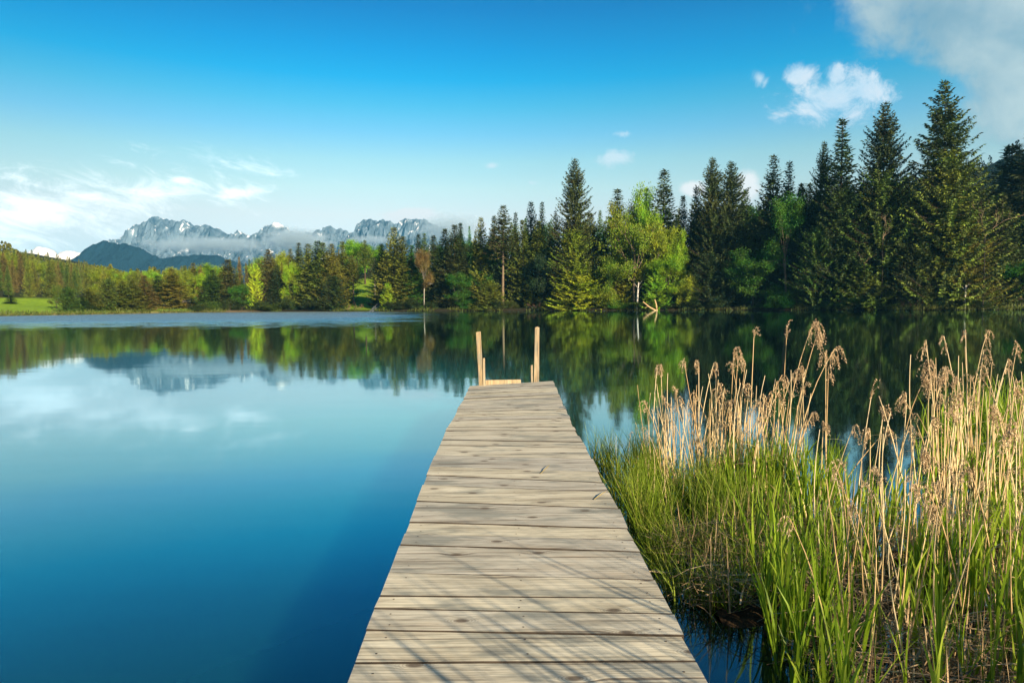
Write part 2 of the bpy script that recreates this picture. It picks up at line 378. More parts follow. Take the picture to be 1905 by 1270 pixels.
def rockmat(name, snow_lo, rock=((0.07, 0.08, 0.09), (0.20, 0.21, 0.22)), veg=None, z0=0, z1=100, sc_=0.004, snowcol=(0.75, 0.78, 0.82), peak=False):
    m = mat_new(name); P = wpos(); x, y, z = sep(P); g = N('ShaderNodeNewGeometry')
    nx, ny, nz = sep(g.outputs['Normal'])
    a = vnoise(P, sc_, 8, 0.68); b = vnoise(scalev(P, (1, .6, 0.13)), sc_ * 7, 6, 0.66, 0.6); c = vnoise(scalev(P, (1, 1, .35)), sc_ * 4.5, 8, 0.72)
    rk = ramp(b * 0.65 + a * 0.35, [(0.38, rock[0]), (0.62, rock[1])])
    if veg: rk = mixc(sstep(z + (c - 0.5) * (z1 - z0) * 1.5, z0, z1, 1.0, 0.0), rk, mixc(b, veg, tuple(k * 1.9 for k in veg)))
    s = sstep(c * 0.45 + b * 0.55 + (nz - 0.6) * 0.10, snow_lo, snow_lo + 0.035)
    if veg: s = s * sstep(z, z0, z1)
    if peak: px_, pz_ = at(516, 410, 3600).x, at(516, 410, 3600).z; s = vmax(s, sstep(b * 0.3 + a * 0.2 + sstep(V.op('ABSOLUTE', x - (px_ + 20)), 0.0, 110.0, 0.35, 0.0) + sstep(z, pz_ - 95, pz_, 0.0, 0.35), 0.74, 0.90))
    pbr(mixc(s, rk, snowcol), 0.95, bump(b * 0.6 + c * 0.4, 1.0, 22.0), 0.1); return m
M_rock = rockmat('mountain_rock', 0.58, rock=((0.014, 0.032, 0.055), (0.17, 0.235, 0.30)), peak=True)  # rock tinted blue, part of the distance haze painted in
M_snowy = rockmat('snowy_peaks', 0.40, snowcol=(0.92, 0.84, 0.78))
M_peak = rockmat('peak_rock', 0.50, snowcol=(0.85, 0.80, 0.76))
M_fore = rockmat('forested_hill', 0.56, rock=((0.035, 0.05, 0.05), (0.09, 0.11, 0.10)), veg=(0.006, 0.020, 0.034), z0=205, z1=240, sc_=0.008)  # woods tinted blue to carry some of the haze in their colour
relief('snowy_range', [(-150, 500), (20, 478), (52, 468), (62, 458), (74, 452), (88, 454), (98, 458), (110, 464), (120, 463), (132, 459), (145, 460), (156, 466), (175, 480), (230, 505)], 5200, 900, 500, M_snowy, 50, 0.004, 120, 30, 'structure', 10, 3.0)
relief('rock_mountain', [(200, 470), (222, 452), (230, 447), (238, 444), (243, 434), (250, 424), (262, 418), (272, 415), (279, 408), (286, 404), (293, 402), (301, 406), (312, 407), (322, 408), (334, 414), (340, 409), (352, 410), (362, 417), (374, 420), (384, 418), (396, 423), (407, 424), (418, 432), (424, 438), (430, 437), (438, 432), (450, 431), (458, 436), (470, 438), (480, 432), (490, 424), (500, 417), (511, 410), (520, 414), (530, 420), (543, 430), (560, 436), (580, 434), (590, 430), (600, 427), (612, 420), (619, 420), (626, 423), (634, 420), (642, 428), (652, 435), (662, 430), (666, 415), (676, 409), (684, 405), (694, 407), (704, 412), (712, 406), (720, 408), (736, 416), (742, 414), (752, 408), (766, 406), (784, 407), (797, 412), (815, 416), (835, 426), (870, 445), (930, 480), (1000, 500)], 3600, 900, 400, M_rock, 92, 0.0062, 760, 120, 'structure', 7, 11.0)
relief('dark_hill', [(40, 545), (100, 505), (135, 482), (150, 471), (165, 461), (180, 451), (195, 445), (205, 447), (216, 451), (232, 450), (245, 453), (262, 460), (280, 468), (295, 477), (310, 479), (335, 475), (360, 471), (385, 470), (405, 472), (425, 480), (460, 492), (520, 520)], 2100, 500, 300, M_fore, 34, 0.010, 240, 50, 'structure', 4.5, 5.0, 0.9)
m = mat_new('wooded_hill'); nn = vnoise(wpos(), 0.15, 5, .7); pbr(ramp(nn, [(.3, (.006, .010, .005)), (.7, (.018, .026, .010))]), .95, bump(nn, 1, 2), .05); M_hillw = m
relief('right_hill', [(1200, 500), (1300, 450), (1395, 395), (1412, 384), (1450, 390), (1500, 380), (1560, 365), (1620, 350), (1690, 328), (1740, 320), (1800, 304), (1845, 292), (1870, 280), (1893, 270), (1960, 255), (2100, 235), (2400, 250)], 560, 220, 160, M_hillw, 6, 0.02, 160, 30, 'structure', 0.5, 7.0, 0.95, base=10.0)

# ------------------------------------------------------------------ tree prototypes (unit: metres, scaled per tree)
def diamonds(P, D, Ln, Wd, rnd, roll=None):
    """many small leaf-like faces: base, side, tip, side"""
    P = np.asarray(P); D = np.asarray(D); D = D / np.linalg.norm(D, axis=1, keepdims=True)
    n = len(P); rv = rnd.normal(size=(n, 3)); S = np.cross(D, rv); S /= np.linalg.norm(S, axis=1, keepdims=True) + 1e-9
    Ln = np.asarray(Ln).reshape(-1, 1); Wd = np.asarray(Wd).reshape(-1, 1)
    v = np.stack([P, P + D * Ln * 0.45 + S * Wd, P + D * Ln, P + D * Ln * 0.45 - S * Wd], 1).reshape(-1, 3)
    return v, np.arange(n * 4).reshape(-1, 4)

def spruce_mesh(seed, H=30.0, Rr=4.6, z0=1.0, gap=0.55, dens=1.0, ragged=0.25, pw=0.95, up=0.0, low_thin=0.0, side=None):
    rd = random.Random(seed); rn = np.random.default_rng(seed)
    P = []; D = []; Ln = []; Wd = []; br = MB()
    z = z0; lev = 0
    patch = [rd.uniform(0.75, 1.15) for _ in range(12)]
    while z < H - 0.4:
        t = (z - z0) / (H - z0)
        nb = rd.choice((5, 6, 6, 7)) if t < 0.85 else 4
        a0 = rd.uniform(0, 6.28)
        for b in range(nb):
            if low_thin and t < low_thin and rd.random() < 0.75: continue
            az = a0 + b * 6.283 / nb + rd.uniform(-0.3, 0.3)
            prof = (1 - t) ** pw * min(1.0, 0.75 + t * 2.2)
            Lb = Rr * prof * rd.uniform(1 - ragged, 1 + ragged * 0.35) * patch[int(az * 1.9 + lev * 0.35) % 12] + 0.18
            if rd.random() < 0.06: Lb *= 0.45
            slope = (-0.38 + 1.05 * t + up) + rd.uniform(-0.12, 0.12)
            ca, sa = math.cos(az), math.sin(az)
            def pt(s): return (ca * Lb * s, sa * Lb * s, z + Lb * (slope * s * (1 - 0.3 * s) + 0.22 * s * s * s - 0.16 * math.sin(s * 3.14)))
            if Lb > 1.2: br.tube([pt(0), pt(0.5), pt(0.92)], [0.02 + 0.008 * Lb, 0.008 * Lb, 0.01], 3, False)
            ns = max(2, int(Lb / 0.24 * dens))
            for i in range(ns):
                s = (i + rd.random()) / ns
                if s < 0.12 and t < 0.8 and rd.random() < 0.7: continue
                p = pt(s); w0 = 1 - 0.45 * s
                for sgn in (-1, 1):
                    aa = az + sgn * rd.uniform(0.5, 1.15)
                    P.append((p[0], p[1], p[2] + rd.uniform(-.08, .08))); D.append((math.cos(aa), math.sin(aa), rd.uniform(-0.55, 0.12) + slope * 0.3))
                    Ln.append(rd.uniform(0.55, 1.15) * w0 * min(1, 0.4 + Lb * 0.25)); Wd.append(rd.uniform(0.09, 0.16))
                if rd.random() < 0.8:
                    P.append(p); D.append((ca * 0.35, sa * 0.35, -1)); Ln.append(rd.uniform(0.3, 0.75) * min(1, .3 + Lb * .2)); Wd.append(rd.uniform(0.06, 0.11))
            P.append(pt(0.92)); D.append((ca, sa, slope * 0.4 + 0.25)); Ln.append(0.45); Wd.append(0.08)
        z += gap * rd.uniform(0.55, 1.35) * (1 - 0.35 * t); lev += 1
    for k in range(14):
        zz = H - 0.1 - k * 0.09; aa = rd.uniform(0, 6.28); P.append((0, 0, zz)); D.append((math.cos(aa) * 0.6, math.sin(aa) * 0.6, 0.9)); Ln.append(0.18 + k * 0.035); Wd.append(0.035)
    v, f = diamonds(P, D, Ln, Wd, rn)
    me = npmesh('spruce_crown', v, f)
    tr = MB(); tr.tube([(0, 0, -1.5), (0, 0, 1), (0.05, 0.03, H * 0.5), (0, 0, H * 0.9), (0, 0, H)], [0.36, 0.28, 0.15, 0.04, 0.02], 7)
    tr.v += br.v; tr.f += [tuple(i + tr.n for i in q) for q in br.f]; tr.m += br.m
    tm = tr.mesh('spruce_trunk', False)
    me.materials.append(M_needle); tm.materials.append(M_bark)
    return me, tm, H

def broad_mesh(seed, H=20.0, Rr=6.0, fork=0.3, leaves=1.0, leafsz=0.34, spread=0.85, clr=1.0, limbr=1.0, low=0.15, birch=False, nodes=0):
    rd = random.Random(seed); rn = np.random.default_rng(seed); tr = MB(); ends = []
    def grow(p, d, Lg, r, lv):
        n = 4; pts = [p]; dd = Vector(d); q = Vector(p)
        for i in range(n):
            dd = (dd + Vector((rd.uniform(-1, 1), rd.uniform(-1, 1), rd.uniform(-0.4, 0.9) + (0.1 if lv < 3 else -0.2))) * 0.20).normalized()
            q = q + dd * (Lg / n); pts.append(q.copy())
        rr = [r * (1 - 0.42 * i / n) for i in range(n + 1)]
        tr.tube(pts, rr, 6 if lv < 2 else 4, lv == 0)
        if lv >= 2: ends.extend(pts[1:])
        if lv >= 4 or Lg < 0.7: ends.append(q.copy()); return
        k = rd.choice((2, 3, 3)) if lv > 0 else 4
        for c in range(k):
            ax = Vector((rd.uniform(-1, 1), rd.uniform(-1, 1), rd.uniform(-.3, .3))).normalized()
            nd_ = (dd + ax * spread * rd.uniform(0.5, 1.1)).normalized()
            st = pts[-1] if c < 2 else pts[rd.choice((2, 3))]
            grow(st, nd_, Lg * rd.uniform(0.58, 0.8), r * 0.55, lv + 1)
    t0 = H * fork; tp = [(0, 0, -1.2), (0, 0, 0.5), (rd.uniform(-.3, .3), rd.uniform(-.3, .3), t0 * 0.6), (rd.uniform(-.4, .4), rd.uniform(-.4, .4), t0)]
    r0 = 0.018 * H * limbr; tr.tube(tp, [r0 * 1.3, r0, r0 * 0.85, r0 * 0.75], 8)
    top = Vector(tp[-1])
    for k in range(4):
        a = k * 1.57 + rd.uniform(-.4, .4); grow(top, Vector((math.cos(a) * spread * .75, math.sin(a) * spread * .75, 1)).normalized(), H * 0.26, r0 * 0.55, 1)
    grow(top, Vector((0, 0, 1)), H * 0.3, r0 * 0.6, 1)
    for k in range(5):
        zz = rd.uniform(low, fork) * H if fork > low else fork * H; a = rd.uniform(0, 6.28)
        grow(Vector((0, 0, zz)), Vector((math.cos(a), math.sin(a), 0.25)).normalized(), H * 0.2, r0 * 0.35, 2)
    E = np.array([tuple(e) for e in ends]); zs = E[:, 2].max(); rs = np.percentile(np.hypot(E[:, 0], E[:, 1]), 97)
    k3 = np.array([Rr / rs, Rr / rs, H * 0.97 / zs])
    E = E * k3; tr.v = [(a * k3[0] if c > t0 else a, b * k3[1] if c > t0 else b, c * k3[2]) for a, b, c in tr.v]
    nl = max(3, int(16000 * leaves / len(E)))
    P = np.repeat(E, nl, 0); off = rn.normal(size=P.shape) * np.array([0.55, 0.55, 0.42]) * clr; P = P + off
    keep = P[:, 2] > H * low * 0.8; P = P[keep]; off = off[keep]
    D = off + rn.normal(size=P.shape) * 0.6 + np.array([0, 0, -0.25])
    v, f = diamonds(P, D, leafsz * rn.uniform(0.6, 1.3, len(P)), leafsz * 0.42 * rn.uniform(0.7, 1.2, len(P)), rn)
    me = npmesh('broad_crown', v, f); tm = tr.mesh('broad_trunk', False)
    me.materials.append(M_leaf); tm.materials.append(M_bark); return me, tm, H

PROT = {
 'sp': [spruce_mesh(1), spruce_mesh(2, Rr=4.0, gap=0.5), spruce_mesh(5, Rr=4.4, up=-0.28, ragged=0.4, gap=0.5, dens=1.2), spruce_mesh(6, Rr=4.8, up=-0.2, ragged=0.5, pw=0.8, gap=0.45), spruce_mesh(7, Rr=4.2, up=-0.35, ragged=0.3, pw=1.1, dens=1.2), spruce_mesh(3, Rr=5.0, ragged=0.35, gap=0.6), spruce_mesh(4, Rr=3.6, z0=3.0, gap=0.5)],
 'open': [spruce_mesh(11, Rr=6.4, gap=0.85, dens=1.15, ragged=0.5, pw=0.85, up=-0.02), spruce_mesh(12, Rr=6.6, gap=0.8, dens=1.2, ragged=0.45, pw=0.8), spruce_mesh(13, Rr=6.0, gap=0.75, dens=1.1, ragged=0.4, pw=0.95)],
 'narrow': [spruce_mesh(21, Rr=3.0, gap=0.5, ragged=0.35), spruce_mesh(22, Rr=2.6, gap=0.55, ragged=0.3)],
 'tall': [spruce_mesh(31, Rr=4.6, z0=12.0, gap=0.55, low_thin=0.1), spruce_mesh(32, Rr=4.0, z0=15.0, gap=0.6, low_thin=0.15)],
 'lump': [spruce_mesh(41, H=20, Rr=5.2, z0=0.3, gap=0.5, pw=0.6, ragged=0.3, dens=1.1), spruce_mesh(42, H=20, Rr=5.8, z0=0.3, gap=0.5, pw=0.5, ragged=0.35, dens=1.1)],
 'hero': [spruce_mesh(91, H=40, Rr=9.0, gap=0.58, dens=1.25, ragged=0.5, pw=0.85), spruce_mesh(92, H=40, Rr=9.5, gap=0.56, dens=1.25, ragged=0.45, pw=0.75)],
 'biglump': [spruce_mesh(95, H=34, Rr=9.5, z0=0.4, gap=0.55, pw=0.55, ragged=0.4, dens=0.9), spruce_mesh(96, H=34, Rr=9.0, z0=0.4, gap=0.55, pw=0.5, ragged=0.45, dens=0.9)],
 'br': [broad_mesh(51), broad_mesh(52, Rr=5.0, fork=0.2), broad_mesh(53, H=18, Rr=6.5, fork=0.18)],
 'sparse': [broad_mesh(61, H=22, Rr=8.0, fork=0.42, leaves=0.42, leafsz=0.42, clr=0.9, limbr=0.85, low=0.22)],
 'birch': [broad_mesh(71, H=22, Rr=3.6, fork=0.5, leaves=0.8, leafsz=0.28, spread=0.6, limbr=0.6, low=0.35)],
 'bush': [broad_mesh(81, H=6, Rr=4.0, fork=0.08, leaves=0.6, leafsz=0.24, low=0.02, clr=0.8), broad_mesh(82, H=6, Rr=3.4, fork=0.1, leaves=0.5, leafsz=0.28, low=0.02)],
}
COL = {  # crown colours, linear
 'dark': (0.048, 0.074, 0.014), 'deep': (0.032, 0.056, 0.013), 'blue': (0.036, 0.070, 0.026), 'olive': (0.130, 0.165, 0.020), 'mid': (0.075, 0.130, 0.018),
 'brown': (0.150, 0.125, 0.030), 'tan': (0.17, 0.15, 0.045), 'fresh': (0.20, 0.37, 0.018), 'green': (0.050, 0.155, 0.016), 'lime': (0.33, 0.46, 0.022), 'yel': (0.21, 0.28, 0.020), 'gold': (0.165, 0.180, 0.022)}
BARK = {'grey': (0.055, 0.045, 0.035), 'brown': (0.07, 0.045, 0.028), 'white': (0.30, 0.28, 0.24), 'pale': (0.19, 0.14, 0.09)}
CNAME = {'dark': 'dark green', 'deep': 'nearly black', 'blue': 'bluish green', 'olive': 'olive green', 'mid': 'mid green', 'brown': 'brownish', 'tan': 'tan brown', 'fresh': 'fresh green', 'green': 'leafy green', 'lime': 'bright lime green', 'yel': 'yellow green', 'gold': 'golden green'}
rt = random.Random(7)
TREES = []
NAMES = {'hero': 'spruce_tree', 'biglump': 'spruce_tree', 'sp': 'spruce_tree', 'open': 'spruce_tree', 'narrow': 'spruce_tree', 'tall': 'spruce_tree', 'lump': 'spruce_tree', 'br': 'broadleaf_tree', 'sparse': 'broadleaf_tree', 'birch': 'birch_tree', 'bush': 'bush'}
def tree(kind, px, ytop, Y, wpx=None, col='dark', bark='grey', label=None, group=None, var=None, basez=None, cj=0.18):
    """a tree whose foot stands on the land at depth Y and whose tip is seen at row ytop; wpx = crown width in photo pixels"""
    x = ray(px, 560).x / ray(px, 560).y * Y
    z = land(x, Y) if basez is None else basez
    top = at(px, ytop, Y).z; Ht = top - z
    if Ht < 1.0: return None
    lst = PROT[kind]; me, tm, H0 = lst[var if var is not None else rt.randrange(len(lst))]
    cat = {'bush': 'bush'}.get(kind, 'tree')
    root = empty(NAMES[kind], (x, Y, z - 0.05), rt.uniform(0, 6.28)); root.rotation_euler[0] = rt.gauss(0, .012); root.rotation_euler[1] = rt.gauss(0, .012)
    sz = Ht / H0; sr = sz * rt.uniform(0.85, 1.1)
    if wpx:
        wpx *= {'hero': 1.45, 'biglump': 1.2, 'sp': 2.0, 'narrow': 1.75, 'open': 1.5, 'tall': 1.45, 'lump': 1.15, 'br': 1.2, 'birch': 1.15}.get(kind, 1.0)
        rad = np.zeros(len(me.vertices) * 3, dtype=np.float32); me.vertices.foreach_get('co', rad); rad = rad.reshape(-1, 3)
        r95 = np.percentile(np.hypot(rad[:, 0], rad[:, 1]), 97); sr = (wpx / 2 / F * Y) / r95
    root.scale = (sr, sr, sz)
    c = bpy.data.objects.new('crown', me); t = bpy.data.objects.new('trunk', tm)
    for o in (c, t): C.objects.link(o); o.parent = root
    k = rt.uniform(1 - cj, 1 + cj); cc = COL[col]
    c.color = (cc[0] * k * rt.uniform(0.85, 1.15), cc[1] * k, cc[2] * k, 1); t.color = (*BARK[bark], 1)
    tag(root, label, cat, group); TREES.append((root, px, ytop, Y, kind, col)); return root
def SY(px): return shoreY(upx(px))

# ---- trees one can tell apart: kind, px, tip row, metres behind the shore, crown width px, colour, bark, label
HERO = [
 ('narrow', 20, 548, 60, 14, 'mid', 'grey', 'small spruce at the far left edge of the meadow'),
 ('br', 105, 528, 30, 24, 'olive', 'grey', 'small round leafy tree standing alone at the upper edge of the left meadow'),
 ('lump', 127, 532, 6, 40, 'mid', 'grey', 'broad low spruce on the waterline in the middle of the left meadow'),
 ('sp', 152, 550, 9, 22, 'mid', 'grey', 'low spruce just right of the broad meadow spruce at the waterline'),
 ('sp', 166, 536, 10, 24, 'olive', 'grey', 'slim olive spruce alone between two strips of meadow'),
 ('lump', 203, 516, 8, 42, 'mid', 'grey', 'first rounded spruce of the dense waterside clump right of the meadow'),
 ('sp', 229, 522, 7, 30, 'olive', 'grey', 'olive spruce second in the waterside clump right of the meadow'),
 ('sp', 249, 520, 7, 30, 'olive', 'brown', 'middle spruce of the waterside clump right of the meadow'),
 ('sp', 268, 512, 7, 30, 'brown', 'grey', 'brownish spruce at the right end of the waterside clump right of the meadow'),
 ('sp', 296, 512, 22, 32, 'mid', 'grey', 'mid green spruce between the waterside clump and the golden spruce'),
 ('sp', 321, 498, 18, 36, 'gold', 'brown', 'golden brown spruce on the grassy point left of the hut'),
 ('br', 343, 505, 40, 36, 'yel', 'grey', 'yellow green leafy tree right behind the hut'),
 ('sp', 362, 488, 44, 26, 'gold', 'grey', 'tall golden spruce behind and right of the hut'),
 ('br', 385, 508, 12, 34, 'fresh', 'grey', 'fresh green leafy tree at the waterside right of the hut'),
 ('sp', 398, 500, 9, 34, 'mid', 'grey', 'shaded spruce beside the fresh green leafy tree right of the hut'),
 ('sp', 425, 482, 12, 36, 'brown', 'grey', 'brown tinged spruce at the water between the hut and the lime green tree'),
 ('br', 444, 528, 3, 34, 'green', 'grey', 'low bluish leafy tree with a thin stem left of the lime green tree'),
 ('lump', 474, 488, 5, 30, 'lime', 'grey', 'narrow lime green tree brightly lit at the left waterside'),
 ('sp', 502, 463, 8, 32, 'brown', 'grey', 'tall brown spruce just right of the lime green tree'),
 ('br', 524, 466, 20, 30, 'yel', 'grey', 'yellow green leafy tree rising behind the brown spruce'),
 ('sp', 516, 492, 5, 22, 'deep', 'grey', 'slim black green spruce in front of the brown spruce'),
 ('br', 545, 486, 6, 34, 'lime', 'grey', 'bright lime green beech leaning over the water left of the dark spruce row'),
 ('sp', 543, 462, 22, 26, 'olive', 'grey', 'spruce tip showing above the bright lime green beech'),
 ('sp', 558, 451, 24, 26, 'dark', 'grey', 'dark spruce behind the left end of the dark spruce row'),
 ('sp', 576, 452, 8, 38, 'olive', 'grey', 'first spruce of the dark row, with olive lit branches'),
 ('sp', 592, 447, 10, 34, 'mid', 'grey', 'tallest spruce in the dark row left of the grassy slope'),
 ('sp', 603, 450, 7, 34, 'olive', 'grey', 'spruce third in the dark row left of the grassy slope'),
 ('sp', 618, 452, 7, 34, 'gold', 'brown', 'golden lit spruce at the right end of the dark row left of the grassy slope'),
 ('lump', 622, 512, 3, 50, 'dark', 'grey', 'low dark spruce skirt at the waterline left of the grassy slope'),
 ('sp', 639, 448, 16, 28, 'olive', 'brown', 'olive spruce above the left edge of the grassy slope'),
 ('tall', 658, 474, 16, 28, 'olive', 'pale', 'spruce with a bare pale lower trunk standing on the grassy slope'),
 ('br', 665, 446, 60, 50, 'fresh', 'grey', 'round fresh green tree behind the top of the grassy slope'),
 ('tall', 680, 446, 50, 26, 'olive', 'brown', 'slim spruce standing at the top centre of the grassy slope'),
 ('br', 694, 455, 70, 40, 'fresh', 'grey', 'pale green leafy tree behind the right end of the grassy slope'),
 ('tall', 698, 478, 30, 22, 'dark', 'white', 'small dark tree with a thin pale stem on the right of the grassy slope'),
 ('sp', 714, 452, 14, 30, 'dark', 'grey', 'dark spruce at the right edge of the grassy slope'),
 ('sp', 733, 421, 9, 42, 'gold', 'grey', 'tall golden flanked spruce right of the grassy slope'),
 ('lump', 722, 525, 3, 26, 'lime', 'grey', 'small bright green spruce skirt at the water under the tall golden flanked spruce'),
 ('sp', 748, 438, 7, 34, 'olive', 'grey', 'second tall spruce beside the golden flanked one'),
 ('sp', 766, 455, 8, 30, 'green', 'grey', 'green spruce filling the gap left of the brown birch'),
 ('sp', 780, 434, 24, 22, 'blue', 'grey', 'thin dark spruce tip behind the left side of the brown birch'),
 ('sp', 792, 433, 26, 24, 'mid', 'grey', 'spruce tip right above the brown birch'),
 ('birch', 789, 461, 5, 30, 'tan', 'white', 'brown leaved birch with a thin white trunk at the water'),
 ('sp', 809, 437, 12, 28, 'dark', 'brown', 'dark spruce just right of the brown birch'),
 ('sp', 828, 424, 13, 34, 'dark', 'grey', 'dark spruce left of the pair that stands before the low cloud'),
 ('sp', 846, 417, 9, 38, 'dark', 'brown', 'spruce with a bare lower trunk midway between the birch and the jetty posts'),
 ('narrow', 859, 413, 20, 22, 'blue', 'grey', 'slim blue green spruce tip close behind the bare trunked spruce'),
 ('br', 850, 505, 4, 50, 'green', 'grey', 'round grey green leafy tree at the water right of the brown birch'),
 ('br', 875, 450, 14, 36, 'blue', 'grey', 'bluish leafy tree in the gap left of the jetty posts'),
 ('sp', 893, 402, 12, 32, 'olive', 'grey', 'spruce with an olive lit left side above the left jetty post'),
 ('sp', 922, 400, 14, 24, 'blue', 'grey', 'short blue spruce tip close to the left of the tall spruce above the jetty'),
 ('tall', 935, 381, 8, 46, 'dark', 'pale', 'tall dark spruce with a bare pale trunk above the jetty'),
 ('lump', 912, 520, 3, 56, 'olive', 'brown', 'low olive spruce branches at the water above the left jetty post'),
 ('narrow', 958, 393, 16, 20, 'blue', 'grey', 'thin spruce tip above the middle of the jetty end'),
 ('tall', 951, 412, 10, 26, 'mid', 'pale', 'spruce with a thin bare stem above the middle of the jetty end'),
 ('sp', 974, 408, 9, 34, 'olive', 'grey', 'olive lit spruce above the right jetty post'),
 ('sp', 990, 372, 18, 34, 'blue', 'grey', 'tall blue green spruce behind the olive lit pair above the right jetty post'),
 ('narrow', 1005, 374, 20, 22, 'blue', 'grey', 'slim blue spruce right next to the tall blue green one'),
 ('sp', 1000, 410, 9, 34, 'olive', 'grey', 'olive spruce below the two blue green tips right of the jetty posts'),
 ('br', 1012, 470, 5, 50, 'blue', 'grey', 'dim leafy tree at the water right of the jetty posts'),
 ('open', 1037, 390, 13, 36, 'brown', 'grey', 'ragged brownish spruce left of the open tall spruce'),
 ('hero', 1070, 293, 8, 78, 'dark', 'brown', 'tall open branched spruce rising alone at the middle of the shore'),
 ('biglump', 1068, 425, 4, 92, 'yel', 'brown', 'golden lit lower skirt tree under the tall open branched spruce'),
 ('lump', 1076, 500, 2, 92, 'lime', 'brown', 'low lime green tree at the water under the tall open branched spruce'),
 ('sp', 1098, 395, 14, 44, 'olive', 'grey', 'olive spruce between the open tall spruce and the bare limbed tree'),
 ('sp', 1148, 351, 18, 50, 'dark', 'grey', 'dark pointed spruce behind the left of the bare limbed tree'),
 ('br', 1150, 372, 10, 66, 'yel', 'grey', 'yellow green leafy crown behind the bare limbed tree'),
 ('br', 1195, 343, 12, 60, 'fresh', 'grey', 'airy pale green crown rising highest behind the bare limbed tree'),
 ('narrow', 1200, 346, 20, 30, 'mid', 'grey', 'slim spruce behind the airy pale green crown'),
 ('sparse', 1180, 395, 3, 118, 'yel', 'pale', 'bare limbed tree with pale trunk and thin yellow green leaves by the log'),
 ('br', 1225, 410, 5, 66, 'yel', 'pale', 'sunlit leafy tree directly right of the bare limbed tree'),
 ('br', 1252, 425, 6, 46, 'fresh', 'grey', 'green leafy tree at the right end of the sunlit group'),
 ('sp', 1234, 314, 14, 46, 'dark', 'grey', 'tall dark spruce pointing up behind the right of the sunlit group'),
 ('lump', 1222, 500, 2, 50, 'fresh', 'grey', 'low fresh green tree over the water above the broken log'),
 ('br', 1135, 475, 2.5, 62, 'yel', 'grey', 'low yellow green leafy tree left of the bare limbed tree'),
 ('br', 1238, 468, 2.5, 66, 'fresh', 'grey', 'low fresh green leafy tree at the water right of the broken log'),
 ('lump', 1160, 500, 5, 60, 'yel', 'grey', 'yellow green undergrowth tree behind the pale trunk of the bare limbed tree'),
 ('bush', 1130, 535, 1.5, 56, 'yel', 'grey', 'yellow green bush at the water left of the bare limbed tree'),
 ('sp', 1270, 363, 16, 30, 'blue', 'grey', 'blue green spruce in the gap right of the sunlit group'),
 ('sp', 1294, 346, 14, 36, 'dark', 'grey', 'dark spruce left beside the massive double spruce'),
 ('hero', 1328, 290, 9, 80, 'dark', 'brown', 'left tip of the massive double spruce'),
 ('hero', 1364, 298, 11, 88, 'deep', 'grey', 'right tip of the massive double spruce'),
 ('sp', 1385, 350, 12, 34, 'mid', 'grey', 'short lit spruce at the right foot of the massive double spruce'),
 ('lump', 1318, 470, 3, 70, 'deep', 'brown', 'dark low spruce under the massive double spruce'),
 ('bush', 1283, 505, 2, 50, 'yel', 'pale', 'thin leafy bush with pale stems at the water right of the broken log'),
 ('bush', 1337, 550, 1.2, 36, 'blue', 'grey', 'small round grey green bush on the bank below the massive double spruce'),
 ('br', 1400, 462, 5, 90, 'green', 'grey', 'green leafy tree at the water right of the massive double spruce'),
 ('sp', 1432, 285, 12, 52, 'dark', 'grey', 'pointed spruce beside the white cloud'),
 ('narrow', 1460, 300, 16, 34, 'blue', 'grey', 'thin pale tipped spruce just right of the pointed one beside the cloud'),
 ('birch', 1462, 355, 4, 60, 'green', 'pale', 'leafy green tree with a long thin grey trunk at the water'),
 ('sp', 1488, 340, 14, 34, 'dark', 'grey', 'dim spruce in the dip left of the tall right group'),
 ('bush', 1450, 540, 1.5, 60, 'green', 'grey', 'leafy bush hanging over the water under the thin grey trunk'),
 ('hero', 1526, 262, 12, 62, 'dark', 'grey', 'shorter spruce at the left shoulder of the tall right group'),
 ('sp', 1557, 220, 9, 60, 'deep', 'brown', 'narrow pointed spruce first of the three tallest on the right'),
 ('hero', 1634, 187, 9, 112, 'deep', 'brown', 'broad open spruce in the middle of the three tallest on the right'),
 ('hero', 1755, 145, 8, 150, 'dark', 'brown', 'tallest spruce of the lake shore, wide and open branched'),
 ('biglump', 1755, 280, 6, 175, 'olive', 'brown', 'olive lit lower spruce mass under the tallest spruce'),
 ('biglump', 1635, 315, 6, 150, 'mid', 'brown', 'dark lower spruce mass under the broad open spruce'),
 ('biglump', 1560, 345, 6, 125, 'dark', 'grey', 'dark lower spruce mass under the narrow pointed spruce'),
 ('biglump', 1520, 420, 3, 90, 'mid', 'grey', 'spruce with lit green tips at the water left of the dead twigs'),
 ('lump', 1605, 495, 2, 90, 'olive', 'grey', 'low olive spruce at the water below the dead grey twigs'),
 ('biglump', 1700, 450, 4, 90, 'dark', 'grey', 'shaded spruce left of the foot of the tallest spruce'),
 ('biglump', 1798, 400, 4, 100, 'gold', 'grey', 'olive golden spruce at the right flank of the tallest spruce'),
 ('bush', 1590, 545, 1.5, 60, 'green', 'grey', 'low bush at the water below the dark middle spruces'),
 ('br', 1862, 455, 22, 90, 'green', 'grey', 'dark leafy tree at the right edge of the picture above the bank'),
 ('sp', 1880, 268, 30, 90, 'deep', 'grey', 'black green spruce at the right edge of the picture'),
 ('sp', 1925, 240, 26, 110, 'deep', 'grey', 'huge black green spruce cut off by the right edge'),
 ('br', 1915, 480, 8, 100, 'green', 'grey', 'leafy tree cut off by the right edge at the water'),
 ('lump', 1830, 500, 20, 60, 'deep', 'grey', 'dim low spruce behind the grassy point on the right'),
]
for k, px, yt, dd, wp, col, bk, lab in HERO:
    tree(k, px, yt, SY(px) + dd, wp, col, bk, lab)
